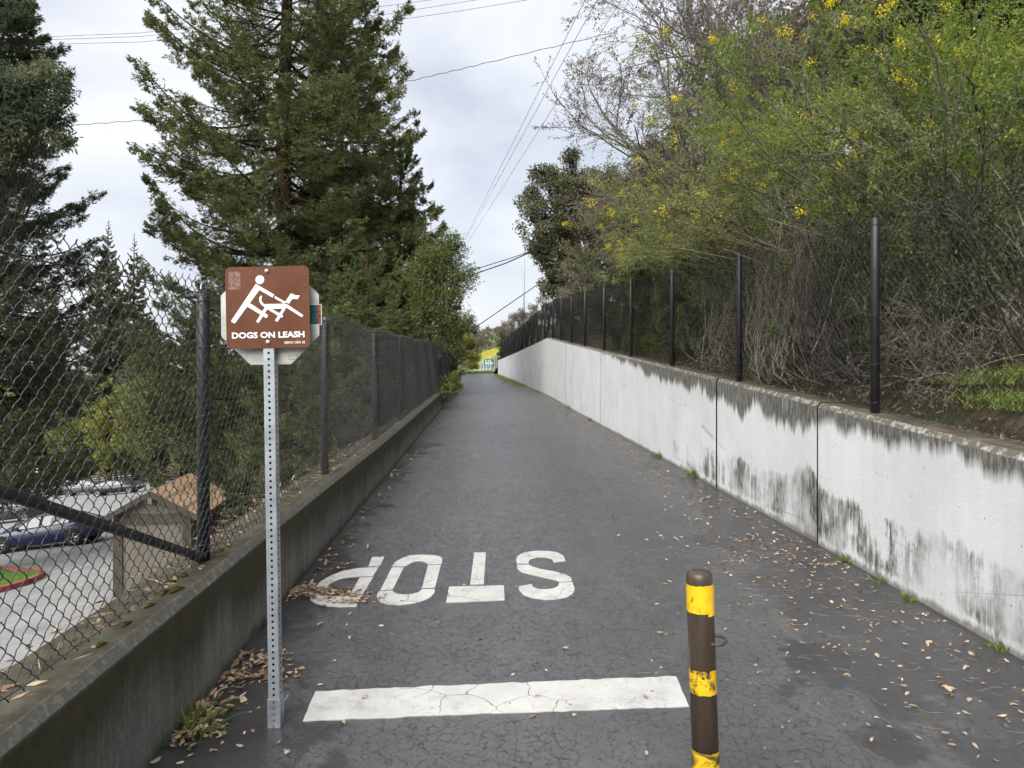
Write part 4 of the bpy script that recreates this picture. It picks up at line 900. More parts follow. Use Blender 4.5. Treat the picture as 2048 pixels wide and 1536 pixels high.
def add_leaves(name, mat, parent, P, D, Ln, W, rng, flat=None, tint=None, loc=None):
    V, Fc = leaves(P, D, Ln, W, rng, flat=flat)
    if tint is None: tint = rng.uniform(0, 1, len(P))
    return npmesh(name, V - (np.array(loc) if loc is not None else 0), Fc, mat, parent, attrs={'tint': np.repeat(np.clip(tint, 0, 1), 4)})
def clump_tint(P, rng, sc=.9, amp=.7):
    """slow variation of leaf age through a crown, plus a random part"""
    ph = rng.uniform(0, 6, 3); f = np.sin(P[:, 0] * sc + ph[0]) * np.sin(P[:, 1] * sc * 1.3 + ph[1]) * np.sin(P[:, 2] * sc * 1.7 + ph[2])
    return .5 + amp * f + rng.normal(size=len(P)) * .22
BOUGH = {}
def bough_data(size, k, matk):
    """a redwood bough along +x: limb, side twigs, twiglets and flat needle sprays; shared by many boughs"""
    Lb, nt, nw, leafL, leafW = {'long': (5.2, 42, 6, .135, .034), 'short': (2.2, 28, 5, .122, .035), 'far': (5.5, 36, 4, .50, .26)}[size]
    if (size, k) in BOUGH: return BOUGH[(size, k)], Lb
    rng = np.random.RandomState(900 + k + len(size) * 31); q = np.linspace(0, 1, 10); ph = rng.uniform(0, 6)
    B = np.stack([Lb * q, .05 * Lb * np.sin(3.5 * q + ph) * q, Lb * (-rng.uniform(.06, .15) * np.sin(np.pi * q * .85) + rng.uniform(.10, .26) * q ** 2.2)], -1)[None]
    parts = [tubes(B, (np.linspace(1, .14, 10) * .0125 * Lb)[None], 5)]
    def sub(C, n, t0, ang, ln, droop, pw=1.0):
        par = np.repeat(np.arange(len(C)), n); K = C.shape[1]; tt = rng.uniform(t0, 1, len(par)) ** pw; t = np.minimum(tt * (K - 1), K - 1.01); j = t.astype(int); fr = (t - j)[:, None]
        P = C[par, j] * (1 - fr) + C[par, j + 1] * fr; T = nrm(C[par, j + 1] - C[par, j]); sd_ = nrm(np.cross(T, np.array([0, 0, 1.0]))) * rng.choice([-1, 1], len(par))[:, None]
        a = R(1) * rng.normal(ang, 14, len(par))[:, None]; D = nrm(T * np.cos(a) + sd_ * np.sin(a) + np.array([0, 0, 1.0]) * rng.normal(droop, .22, (len(par), 1)))
        L_ = ln(tt, par) * rng.uniform(.7, 1.25, len(par)); u = np.linspace(0, 1, 4); Cn = P[:, None] + D[:, None] * (u[None] * L_[:, None])[..., None]
        Cn[:, :, 2] += L_[:, None] * (-.34 * np.sin(u * 2.4) + .10 * u ** 3)[None]; return Cn, L_
    C1, L1 = sub(B, nt, .10, 52, lambda t, p: Lb * .25 * (1.12 - t) + .22, -.12, .85)
    C2, L2 = sub(C1, nw, .15, 42, lambda t, p: L1[p] * .36 * (1.2 - t) + .05, -.10)
    parts += [tubes(C1, np.linspace(.010, .003, 4)[None] * np.ones((len(C1), 1)) * (3 if size == 'far' else 1), 3)]
    nb_ = sum(len(p[1]) for p in parts); LP, LT = [], []
    for C, n in ((C1, len(C1) * (5 if size == 'far' else 14)), (C2, len(C2) * (5 if size == 'far' else 12)), (B, 24)):
        p_, t_ = sample((C, None), n, rng, .12 if C is not B else .6); LP.append(p_); LT.append(t_)
    P = np.concatenate(LP); T = np.concatenate(LT); n = len(P); sd_ = nrm(np.cross(T, np.array([0, 0, 1.0]))) * rng.choice([-1, 1], n)[:, None]
    D = T * rng.uniform(.45, 1.0, n)[:, None] + sd_ * rng.uniform(.15, .8, n)[:, None] + rng.normal(size=P.shape) * .20 + np.array([0, 0, -.10])
    V, Fc = leaves(P + rng.normal(size=P.shape) * leafL * .12, D, leafL * rng.uniform(.55, 1.35, n), leafW * rng.uniform(.7, 1.25, n), rng, flat=.5)
    V0, F0 = join(parts); tint = np.concatenate([np.full(len(V0), .3), np.repeat(np.clip(clump_tint(P, rng, 2.2, .5), 0, 1), 4)])
    Va, Fa = join([(V0, F0), (V, Fc)]); o = npmesh('bough', Va, Fa, M['bark_red'], None, attrs={'tint': tint}); me = o.data; me.materials.append(M['redwood'])
    me.polygons.foreach_set('material_index', np.concatenate([np.zeros(len(F0), np.int32), np.ones(len(Fc), np.int32)])); bpy.data.objects.remove(o); BOUGH[(size, k)] = me
    return me, Lb
def redwood(label, x, y, zb, top, rad, h0, nb, seed, mat='redwood', name='redwood_tree', trunk_r=.32, group='trees left of the path', far=False):
    rng = np.random.RandomState(seed); root = empty(name, (x, y, zb)); tag(root, label, 'tree', group); off = np.array([x, y, zb])
    K = 14; zz = np.linspace(zb, top, K); tr = np.stack([x + .10 * np.sin(zz * .35 + seed), y + .08 * np.cos(zz * .4), zz], -1)[None]
    rr = (trunk_r * (1 - (zz - zb) / (top - zb)) ** .8 + .02)[None]; rr[0, 0] *= 1.4
    V, Fc = tubes(tr, rr, 12); npmesh('trunk', V - off, Fc, M['bark_red'], root, True)
    for i in range(nb):
        h = h0 + (top * .99 - h0) * (i + rng.uniform()) / nb; az = i * 2.399 + rng.normal() * .3; rel = (h - h0) / (top - h0)
        rl = max(.25, np.interp(h, [a for a, b in rad], [b for a, b in rad]) * rng.uniform(.74, 1.07))
        me, Lb = bough_data('far' if far else ('long' if rl > 2.9 else 'short'), rng.randint(0, 7), mat); o = bpy.data.objects.new('bough', me); link(o, root); s_ = rl / Lb
        o.location = (.10 * math.sin(h * .35 + seed), .08 * math.cos(h * .4), h - zb); pit = rng.normal(-.03, .13) + .30 * rel ** 1.5
        o.rotation_euler = (rng.normal() * .2, -pit, az); wf = rng.uniform(.9, 1.25); o.scale = (s_, s_ * wf, s_ * rng.uniform(.9, 1.3))
        if mat != 'redwood': o.material_slots[1].link = 'OBJECT'; o.material_slots[1].material = M[mat]
    return root
def broadleaf(label, base, lobes, n, leafL, leafW, mat, seed, name='broadleaf_tree', trunk_r=.16, barkm='bark_dark', group='trees left of the path', sub=26, spread=.34, droop=0.0, cat='tree', fix=None):
    """lobes: list of (centre, radius); leaves gather in clumps spread through the lobes"""
    n = int(n * .84); leafL *= 1.04; leafW *= 1.05; rng = np.random.RandomState(seed); off = np.array(base, float); root = empty(name, tuple(off)); tag(root, label, cat, group)
    tot = sum(r ** 2.2 for c, r in lobes); parts = []; LP, LD = [], []
    c0 = np.mean([c for c, r in lobes], 0); fork = off + (np.array(c0) - off) * .35; fork[2] = off[2] + (c0[2] - off[2]) * .45
    k = np.linspace(0, 1, 5)[:, None]; tr = off * (1 - k) + fork * k + np.array([.08, .05, 0]) * np.sin(k * 5) * trunk_r * 4; V, Fc = tubes(tr[None], np.linspace(1.25, .75, 5)[None] * trunk_r, 9)
    npmesh('trunk', V - off, Fc, M[barkm], root, True)
    for c, r in lobes:
        c = np.array(c, float); k = np.linspace(0, 1, 6)[:, None]; mid = (fork + c) / 2 + rng.normal(size=3) * .25 * r
        lim = fork * (1 - k) ** 2 + 2 * mid * k * (1 - k) + c * k ** 2; parts.append(tubes(lim[None], np.linspace(.62, .22, 6)[None] * trunk_r, 5))
        d = nrm(rng.normal(size=(sub, 3))); rr = r * rng.uniform(.25, 1.0, sub) ** .55; cc = c + d * rr[:, None]
        k = np.linspace(0, 1, 5)[None, :, None]; st_ = lim[rng.randint(2, 6, sub)]; md = (st_ + cc) / 2 + rng.normal(size=(sub, 3)) * .15 * r
        tw = st_[:, None] * (1 - k) ** 2 + 2 * md[:, None] * k * (1 - k) + cc[:, None] * k ** 2
        if fix: tw = fix(tw)
        parts.append(tubes(tw, np.linspace(.20, .05, 5)[None] * trunk_r * np.ones((sub, 1)), 4))
        nn = int(n * r ** 2.2 / tot); ci = rng.randint(0, sub, nn); g = rng.normal(size=(nn, 3)); g *= (spread * r * rng.uniform(.3, 1.1, nn) / (np.linalg.norm(g, axis=1) + .3))[:, None]
        LP.append(cc[ci] + g); LD.append(g + rng.normal(size=(nn, 3)) * .3 * r + np.array([0, 0, -droop * r]))
    V, Fc = join(parts); npmesh('branches', V - off, Fc, M[barkm], root)
    P = np.concatenate(LP); D = np.concatenate(LD)
    if fix: kp = fix(P[:, None])[:, 0, 0] - P[:, 0] < .01; P, D = P[kp], D[kp]
    tag(add_leaves('crown', M[mat], root, P - off, D, leafL * rng.uniform(.6, 1.25, len(P)), leafW * rng.uniform(.7, 1.2, len(P)), rng, None, clump_tint(P, rng, 1.3)), kind='stuff')
    return root
def lob(px, py, y, rpx): return (tuple(at(px, py, y)), rpx / F * y)

# ---- left side, far to near
def lotbase(px, y): x = (px - 1024) / F * y; return x, y, lotz(x, y)
def conifer(label, px, row, y, r0, nb, lw, seed, mat):
    x, y, z = lotbase(px, y); t = at(0, row, y).z; redwood(label, x, y, z, t, [(z, r0), (z + (t - z) * .45, r0 * .8), (z + (t - z) * .75, r0 * .45), (t, .05)], z + 4, nb, seed, mat, 'conifer', .35, far=True)
conifer('tall pale olive conifer in the distance, left of the redwood', 217, 438, 108, 6.0, 190, .0016, 11, 'redwood_light')
conifer('thin conifer in the distance beside the pale olive one', 268, 466, 114, 5.2, 150, .0013, 12, 'redwood')
conifer('light green young conifer seen through the left fence', 305, 640, 100, 6.4, 140, .0015, 13, 'redwood_light')
conifer('dark conifer behind the far row of cars', 95, 560, 118, 7.5, 120, .0015, 14, 'redwood')
conifer('dark conifer behind the left fence post', 400, 560, 104, 7.0, 130, .0015, 15, 'redwood_light')
broadleaf('yellow-leaved tree behind the car park', lotbase(232, 92), [lob(222, 795, 92, 34), lob(205, 830, 92, 42), lob(240, 835, 92, 40), lob(225, 880, 92, 46)], 15000, .32, .20, 'leaf_yellow', 21, trunk_r=.2, sub=18)
broadleaf('yellow-green tree beside the far row of cars', lotbase(170, 96), [lob(170, 850, 96, 48), lob(150, 885, 96, 52), lob(195, 890, 96, 46), lob(235, 905, 96, 40)], 17000, .34, .20, 'leaf_maple', 22, trunk_r=.2, sub=20)
broadleaf('olive tree behind the hut roof', lotbase(320, 60), [lob(300, 820, 60, 62), lob(350, 800, 60, 70), lob(330, 870, 60, 66), lob(395, 860, 60, 60), lob(270, 880, 60, 45)], 26000, .24, .13, 'leaf_maple', 23, trunk_r=.2, sub=24)
broadleaf('dark leafy bush behind the hut', lotbase(430, 44), [lob(380, 905, 44, 45), lob(440, 900, 44, 52), lob(480, 850, 44, 60), lob(500, 930, 44, 45)], 20000, .17, .09, 'leaf_maple', 24, trunk_r=.12, sub=22)
broadleaf('green bush hanging over the dark car beyond the hut', lotbase(520, 26), [lob(500, 950, 26, 38), lob(535, 930, 26, 45), lob(560, 960, 26, 40), lob(520, 895, 26, 40)], 20000, .11, .06, 'leaf_maple', 25, trunk_r=.09, sub=22)
broadleaf('pale lilac-grey shrub behind the hut roof', lotbase(400, 48), [lob(392, 795, 48, 38), lob(365, 900, 48, 30)], 6000, .18, .07, 'leaf_grey', 26, trunk_r=.08, sub=16, cat='shrub', name='shrub')
for k, (px, yy, rp_) in enumerate(((20, 118, 60), (140, 122, 70), (250, 116, 64), (330, 110, 70), (420, 104, 70), (520, 98, 70))):
    broadleaf(['dark tree at the far left back of the car park', 'dark tree behind the far parked cars', 'dark tree behind the timber fence', 'dark tree far behind the hut roof', 'dark tree far behind the left fence post', 'dark tree far behind the sign post'][k], lotbase(px, yy), [lob(px - 20, 880, yy, rp_), lob(px + 30, 850, yy, rp_), lob(px, 905, yy, rp_)], 9000, .5, .3, 'leaf_dark', 30 + k, trunk_r=.25, sub=16)
# big dark redwood at the left edge
# the wood beyond the car park, too far to tell trunks apart
rng = np.random.RandomState(3); nn = 20000; P = np.stack([rng.uniform(-210, -34, nn), rng.uniform(150, 230, nn)], -1); hh = 9 + 4 * np.sin(P[:, 0] * .21) + 3 * np.sin(P[:, 0] * .53 + 1) + 2 * np.sin(P[:, 1] * .3)
P = np.concatenate([P, (-20 + (hh + 8.5) * rng.uniform(0, 1, nn) ** .7)[:, None]], 1); V, Fc = leaves(P, rng.normal(size=P.shape), 1.6 * rng.uniform(.5, 1.3, nn), .9, rng)
tag(npmesh('distant_wood', V, Fc, M['leaf_maple'], attrs={'tint': np.repeat(np.clip(clump_tint(P, rng, .15), 0, 1), 4)}), 'distant wood beyond the car park, seen through the left fence', 'wood', kind='stuff')
x, y, z = lotbase(-60, 25); redwood('dark redwood cut by the left edge of the picture', x, y, z, 21.0, [(z, 3.8), (-1, 4.0), (2, 4.3), (6, 4.4), (9, 3.6), (13, 2.6), (17, 1.8), (21, .3)], -2.6, 270, 41, 'redwood_dark', trunk_r=.35)
broadleaf('dark bay tree reaching in from the left edge above the fence', lotbase(-150, 22), [lob(-20, 160, 22, 62), lob(50, 185, 22, 46), lob(105, 150, 22, 30), lob(132, 190, 22, 20), lob(35, 245, 22, 52), lob(98, 235, 22, 34), lob(15, 295, 22, 44), lob(-40, 250, 22, 70), lob(118, 275, 22, 24)], 26000, .15, .048, 'redwood_dark', 42, trunk_r=.03, sub=26, spread=.62, droop=.15)
# the tall redwoods behind the left fence
RW = [(-6, 5.4), (-2, 5.6), (4, 5.6), (7, 5.8), (10, 5.6), (14, 5.1), (19, 3.9), (26, 1.6), (29, .3)]
x, y, z = lotbase(572, 29); redwood('tallest redwood, behind the brown sign', x, y, z, 29.0, RW, -4.2, 290, 51, trunk_r=.44)
x, y, z = lotbase(680, 34); redwood('second redwood trunk just right of the tallest one', x, y, z, 22.0, [(-6, 5.0), (4, 5.2), (9, 4.6), (14, 3.5), (22, .3)], -3.5, 140, 52, trunk_r=.36)
x, y, z = lotbase(800, 36); redwood('shorter redwood right of the tallest one above the left fence', x, y, z, 13.6, [(-5, 4.2), (2, 4.0), (7, 3.3), (11, 1.7), (13.6, .2)], -2.5, 130, 53, trunk_r=.25)
x, y, z = lotbase(740, 21); redwood('low redwood boughs just behind the left fence', x, y, z, 5.4, [(-5, 2.2), (0, 2.4), (2.5, 2.2), (4, 1.3), (5.4, .2)], -3.0, 80, 54, trunk_r=.12)
x, y, z = lotbase(585, 22); redwood('low redwood boughs behind the sign post', x, y, z, 3.6, [(-5, 1.7), (0, 1.8), (2, 1.4), (3.6, .2)], -3.6, 60, 55, trunk_r=.12)
b0 = (-3.6, 27, -1.0)
broadleaf('bright green deciduous tree leaning over the end of the left fence', b0, [lob(880, 500, 27, 46), lob(905, 560, 27, 44), lob(870, 610, 27, 52), lob(915, 650, 27, 34), lob(895, 690, 27, 30), lob(840, 560, 27, 50)], 30000, .085, .045, 'leaf_maple', 61, trunk_r=.10, sub=34, spread=.5)
broadleaf('yellowish shrub at the bend beyond the left fence', (-5.6, 60, 1.3), [lob(925, 690, 60, 26), lob(940, 700, 60, 24), lob(945, 725, 60, 18), lob(918, 665, 60, 24)], 9000, .14, .08, 'leaf_yellow', 62, trunk_r=.07, sub=18, cat='shrub', name='shrub', barkm='bark_grey')
broadleaf('brownish twiggy tree at the bend of the path', (-6.2, 66, 1.3), [lob(935, 655, 66, 26), lob(948, 675, 66, 26), lob(958, 690, 66, 16), lob(925, 640, 66, 22)], 6000, .14, .07, 'leaf_bud', 63, trunk_r=.10, sub=20, barkm='bark_grey')
broadleaf('leafy vine spilling over the far end of the low wall', (float(XL(26)) - .1, 26, .9), [((float(XL(25)) + .0, 25, 1.15), .30), ((float(XL(27)), 27, 1.25), .36), ((float(XL(28.5)) + .05, 28.5, 1.05), .32)], 2600, .07, .045, 'leaf_bright', 64, name='vine', trunk_r=.02, sub=12, cat='vine', group='low plants')
# ------------------------------------------------------------------ right-hand slope
GR = 'shrubs and trees on the right slope'
def H(x, y): return float(hz(np.array([float(x)]), np.array([float(y)]))[0])
def fix_fence(C):
    """what grows behind the fence is held back by it"""
    C = C.copy(); yy = C[..., 1]; low = (C[..., 2] < ZR(yy) + HRF + .03) & (yy > -2) & (yy < 56.5)
    lim = XFR(yy) + .06; C[..., 0] = np.where(low & (C[..., 0] < lim), lim + (lim - C[..., 0]) * .38, C[..., 0]); return C
def canes(label, x, y, n, ln, lean, seed, leaf=None, nleaf=0, nflow=0, leafL=.03, leafW=.013, pull=(-.25, 0, -.7), name='broom_shrub', spread=.5, barkm='cane_green', r0=.016, lv=(7, 6), cat='shrub', clus=.030):
    nleaf = int(nleaf * .84); leafL *= 1.05; leafW *= 1.06
    rng = np.random.RandomState(seed); off = np.array([x, y, H(x, y)]); root = empty(name, tuple(off)); tag(root, label, cat, GR)
    P = off + np.stack([rng.normal(size=n) * .16, rng.normal(size=n) * .22, np.full(n, -.05)], -1)
    D = np.array(lean) + rng.normal(size=(n, 3)) * np.array([spread, spread, spread * .4]); D[:, 2] = np.abs(D[:, 2]) + .15
    L0 = ln * rng.uniform(.6, 1.1, n)
    lev = [dict(k=9, wob=.15, pull=pull, child=lv[0], t0=.22, ang=30, lenf=.42, n=5, tip=.3, radf=.5), dict(k=6, wob=.17, pull=(pull[0] * .5, 0, pull[2] * .3), child=lv[1], t0=.2, ang=36, lenf=.5, n=3, tip=.35, radf=.6, rmin=.0022), dict(k=4, wob=.12, pull=(0, 0, .1), n=3, tip=.5)]
    tb, cv = grow(rng, P, D, L0, r0 * rng.uniform(.5, 1.2, n), lev, fix_fence)
    V, Fc = join(tb[:1]); npmesh('stems', V - off, Fc, M[barkm], root, True)
    V, Fc = join(tb[1:]); tag(npmesh('twigs', V - off, Fc, M[barkm], root), kind='stuff')
    if leaf:
        P1, T1 = sample(cv[2], int(nleaf * .8), rng, .1); P2, T2 = sample(cv[1], nleaf - int(nleaf * .8), rng, .35)
        P1 = np.concatenate([P1, P2]); T1 = np.concatenate([T1, T2]); P1 = P1 + rng.normal(size=P1.shape) * leafL * .55; kp = fix_fence(P1)[:, 0] - P1[:, 0] < .01; P1, T1 = P1[kp], T1[kp]
        tag(add_leaves('foliage', M[leaf], root, P1 - off, T1 * .7 + rng.normal(size=T1.shape) * .6, leafL * rng.uniform(.6, 1.3, len(P1)), leafW * rng.uniform(.7, 1.3, len(P1)), rng, None, clump_tint(P1, rng, 2.2)), kind='stuff')
    if nflow:
        C = cv[2][0]; tips = C[:, -1]; sc = tips[:, 2] + rng.normal(size=len(tips)) * .5 - .3 * tips[:, 0]
        nflow = int(nflow * 1.7); pick = rng.choice(np.argsort(sc)[-len(tips) // 2:], nflow); m_ = rng.randint(10, 70, nflow); Pf = np.repeat(tips[pick], m_, 0); Pf = Pf + rng.normal(size=Pf.shape) * clus
        tag(add_leaves('flowers', M['flower'], root, Pf - off, rng.normal(size=Pf.shape), .019 * rng.uniform(.7, 1.3, len(Pf)), .017, rng), kind='stuff')
    return root
def bx(px, y): return (px - 1024) / F * y
# broom in leaf and flower
canes('bright green flowering broom at the upper right corner', bx(1990, 7.2), 7.2, 15, 3.4, (-.30, -.1, 1.0), 101, 'leaf_bright', 52000, 34, .034, .015)
canes('tall green broom with big yellow flower clusters at the right edge', bx(2110, 6.0), 6.0, 12, 2.9, (-.35, .1, 1.0), 102, 'leaf_bright', 36000, 34, .030, .013)
canes('flowering broom arching left over the second fence post', bx(1800, 8.2), 8.2, 13, 3.5, (-.55, .0, 1.0), 103, 'leaf_broom', 34000, 32, .032, .013)
canes('broom with yellow flowers above the gap between second and third posts', bx(1690, 9.8), 9.8, 14, 3.4, (-.55, .1, 1.0), 104, 'leaf_broom', 44000, 26, .036, .015)
canes('broad pale green broom leaning toward the path in mid slope', bx(1600, 11.5), 11.5, 14, 3.1, (-.58, .0, 1.0), 105, 'leaf_broom', 46000, 34, .040, .017)
canes('yellow-tipped broom standing out against the bare grey tree', bx(1500, 13.5), 13.5, 13, 2.9, (-.55, .0, 1.0), 106, 'leaf_broom', 40000, 44, .044, .018)
canes('bright green broom hanging over the fence at mid distance', bx(1440, 14.0), 14.0, 12, 1.9, (-.6, .0, .8), 107, 'leaf_bright', 30000, 6, .044, .018)
canes('green broom just above the fence near the dark shrub', bx(1400, 11.6), 11.6, 11, 2.1, (-.7, .0, .9), 108, 'leaf_broom', 26000, 3, .038, .016)
canes('olive-grey shrub behind the fence below the oak', bx(1290, 19.0), 19.0, 12, 2.4, (-.25, -.1, .9), 109, 'leaf_oak', 26000, 2, .055, .022)
canes('pale broom low by the fence near the wall peak', bx(1215, 25.0), 25.0, 11, 2.2, (-.05, 0, .9), 110, 'leaf_grey', 20000, 4, .065, .026)
canes('green broom high on the slope at the top right', bx(1900, 10.5), 10.5, 14, 3.6, (-.3, -.1, 1), 111, 'leaf_bright', 40000, 10, .040, .017)
canes('green broom on the slope above the second fence bay', bx(2060, 8.8), 8.8, 14, 3.2, (-.3, -.2, 1), 112, 'leaf_bright', 38000, 12, .036, .015)
# bare cane thickets behind the fence
T = 'leafless cane thicket'
canes('leafless pale canes fanning out left of the third fence post', bx(1560, 7.6), 7.6, 26, 1.9, (-.9, -.1, .8), 121, None, pull=(.1, 0, .5), name='cane_thicket', barkm='cane', r0=.011, lv=(6, 3), spread=.35)
canes('leafless grey canes between the second and third fence posts', bx(1640, 7.0), 7.0, 28, 1.8, (-.8, .0, .8), 122, None, pull=(.0, 0, .4), name='cane_thicket', barkm='cane', r0=.008, lv=(6, 4), spread=.4)
canes('leafless brown canes right behind the second fence post', bx(1730, 6.4), 6.4, 24, 1.8, (-.75, .0, .9), 123, None, pull=(.0, 0, .4), name='cane_thicket', barkm='bark_dark', r0=.008, lv=(6, 4), spread=.4)
canes('thick pale stems slanting behind the nearest right fence post', bx(1930, 5.9), 5.9, 8, 2.9, (-.75, .15, 1.0), 124, 'leaf_dark', 7000, 0, pull=(-.2, 0, .1), name='cane_thicket', barkm='cane_green', r0=.020, lv=(6, 4), spread=.28)
canes('thin twigs behind the fence at the right edge', bx(2040, 5.0), 5.0, 20, 1.7, (-.5, .1, .9), 125, 'leaf_dark', 9000, 0, pull=(-.1, 0, .2), name='cane_thicket', barkm='bark_dark', r0=.008, lv=(6, 4), spread=.4)
canes('leafless canes low behind the fence at mid distance', bx(1450, 9.4), 9.4, 24, 1.9, (-.7, .0, .7), 126, None, pull=(.1, 0, .4), name='cane_thicket', barkm='cane', r0=.009, lv=(6, 3), spread=.4)
canes('dark tangled canes above the third fence post', bx(1600, 9.0), 9.0, 26, 2.4, (-.6, .0, .9), 127, 'leaf_broom', 5000, 0, pull=(-.1, 0, -.2), name='cane_thicket', barkm='bark_dark', r0=.010, lv=(6, 4), spread=.45)
canes('bare stems below the broad pale green broom', bx(1700, 8.0), 8.0, 22, 2.9, (-.75, .0, 1.0), 128, 'leaf_broom', 5000, 0, pull=(-.3, 0, -.2), name='cane_thicket', barkm='cane_green', r0=.013, lv=(6, 4), spread=.3)
canes('low tangle of grey-brown twigs at the wall top right of the nearest post', bx(1900, 5.3), 5.3, 34, 1.0, (-.6, -.2, .6), 129, None, pull=(.1, 0, -.2), name='cane_thicket', barkm='cane', r0=.006, lv=(6, 3), spread=.6)
canes('low tangle of dark twigs at the wall top left of the nearest post', bx(1740, 6.2), 6.2, 34, 1.1, (-.6, -.2, .6), 130, None, pull=(.1, 0, -.2), name='cane_thicket', barkm='bark_grey', r0=.006, lv=(6, 3), spread=.6)
canes('slanting olive stems behind the fence at the lower right', bx(2020, 5.6), 5.6, 16, 2.2, (-.6, .0, .9), 137, 'leaf_dark', 6000, 0, pull=(-.1, 0, .1), name='cane_thicket', barkm='cane', r0=.012, lv=(6, 4), spread=.35)
# evergreen shrubs by the fence
broadleaf('dark evergreen shrub pushing over the fence at mid distance', (2.75, 11.8, H(2.75, 11.8)), [lob(1375, 560, 11.6, 55), lob(1330, 610, 11.8, 50), lob(1385, 640, 11.2, 45), lob(1360, 690, 11.4, 38), lob(1300, 560, 13, 55)], 24000, .045, .022, 'leaf_dark', 131, name='evergreen_shrub', trunk_r=.05, sub=30, group=GR, cat='shrub', fix=fix_fence)
broadleaf('low dark bush behind the fence right of the nearest post', (4.3, 6.3, H(4.3, 6.3)), [lob(1850, 620, 6.4, 60), lob(1930, 660, 6.2, 70), lob(2020, 600, 6.4, 80), lob(1980, 520, 6.8, 70)], 12000, .04, .018, 'leaf_dark', 136, name='evergreen_shrub', trunk_r=.03, sub=40, spread=.6, group=GR, cat='shrub', fix=fix_fence)
broadleaf('dark undergrowth behind the fence under the green broom', (3.4, 14.5, H(3.4, 14.5)), [lob(1260, 600, 14.5, 60), lob(1310, 640, 14, 50), lob(1230, 640, 16, 45), lob(1330, 520, 15, 60)], 24000, .055, .028, 'leaf_dark', 132, name='evergreen_shrub', trunk_r=.05, sub=30, group=GR, cat='shrub', fix=fix_fence)
broadleaf('light green bush at the foot of the fence by the fourth post', (2.65, 14.2, H(2.65, 14.2)), [lob(1278, 670, 13.6, 30), lob(1262, 690, 14.2, 24), lob(1300, 690, 13, 24)], 6000, .04, .02, 'leaf_bright', 133, name='evergreen_shrub', trunk_r=.02, sub=16, group=GR, cat='shrub', fix=fix_fence)
broadleaf('grey-green shrub behind the fence below the oak', (3.6, 21, H(3.6, 21)), [lob(1215, 600, 20, 45), lob(1190, 630, 22, 40), lob(1240, 645, 20, 40), lob(1165, 640, 24, 34)], 16000, .07, .036, 'leaf_oak', 134, name='evergreen_shrub', trunk_r=.05, sub=26, group=GR, cat='shrub', fix=fix_fence)
broadleaf('grey shrub behind the fence at the wall peak', (3.2, 29, H(3.2, 29)), [lob(1135, 625, 28, 34), lob(1150, 600, 29, 36), lob(1115, 630, 30, 26)], 9000, .09, .046, 'leaf_grey', 135, name='evergreen_shrub', trunk_r=.05, sub=22, group=GR, cat='shrub', fix=fix_fence)
# trees
broadleaf('rounded live oak above the right fence at mid distance', (4.2, 34, H(4.2, 34)), [lob(1100, 400, 33, 62), lob(1085, 455, 32, 56), lob(1145, 350, 34, 50), lob(1170, 420, 34, 75), lob(1110, 505, 32, 55), lob(1195, 500, 33, 80), lob(1140, 560, 31, 45), lob(1100, 570, 31, 30), lob(1225, 400, 34, 70)], 76000, .115, .068, 'leaf_oak', 141, name='oak_tree', trunk_r=.2, sub=40, spread=.30, group=GR, fix=fix_fence)
broadleaf('small olive shrub by the far end of the right fence', (1.2, 52, H(1.2, 52)), [lob(1035, 645, 54, 26), lob(1060, 635, 52, 24), lob(1012, 660, 56, 22), lob(1085, 620, 48, 26)], 9000, .13, .06, 'leaf_grey', 142, name='shrub', trunk_r=.05, sub=18, group=GR, cat='shrub', fix=fix_fence)
broadleaf('leafy shrub hugging the end of the right fence', (-.75, 57.5, H(-.75, 57.5)), [lob(1003, 690, 58, 13), lob(1008, 670, 58, 14), lob(1002, 712, 58, 10)], 3000, .12, .07, 'leaf_maple', 143, name='shrub', trunk_r=.04, sub=14, group=GR, cat='shrub', fix=fix_fence)
def twigtree(label, x, y, top, width, seed, leaf, nleaf, leafL, leafW, barkm='bark_grey', n=5, lean=(-.25, 0, 1), name='bare_tree'):
    nleaf = int(nleaf * .84); rng = np.random.RandomState(seed); zb = H(x, y); off = np.array([x, y, zb]); root = empty(name, tuple(off)); tag(root, label, 'tree', GR); h = top - zb
    P = np.tile(off, (n, 1)) + rng.normal(size=(n, 3)) * .15; P[:, 2] = zb - .1; D = np.array(lean) + rng.normal(size=(n, 3)) * np.array([.38, .38, .1]) * width
    lev = [dict(k=9, wob=.10, pull=(0, 0, .25), child=9, t0=.25, ang=38, lenf=.5, n=6, tip=.3), dict(k=7, wob=.13, pull=(0, 0, .2), child=7, t0=.2, ang=40, lenf=.52, n=4, tip=.35, radf=.6), dict(k=5, wob=.15, child=5, t0=.2, ang=42, lenf=.55, n=3, tip=.4, radf=.6, rmin=.005), dict(k=4, wob=.15, n=3, tip=.5)]
    tb, cv = grow(rng, P, D, h * rng.uniform(.75, 1.05, n) * .95, np.full(n, .085), lev)
    V, Fc = tb[0]; npmesh('trunk', V - off, Fc, M[barkm], root, True); V, Fc = join(tb[1:]); npmesh('branches', V - off, Fc, M[barkm], root)
    Pl, Tl = sample(cv[3], nleaf, rng, .1); Pl = Pl + rng.normal(size=Pl.shape) * leafL * .5
    tag(add_leaves('crown', M[leaf], root, Pl - off, Tl + rng.normal(size=Tl.shape) * .8, leafL * rng.uniform(.6, 1.3, nleaf), leafW * rng.uniform(.6, 1.3, nleaf), rng, None, clump_tint(Pl, rng, 1.2)), kind='stuff'); return root
twigtree('nearly bare grey tree with brown buds at the top of the slope', bx(1440, 20), 20, 14.0, .62, 151, 'leaf_bud', 60000, .058, .034, n=8, lean=(-.04, 0, 1))
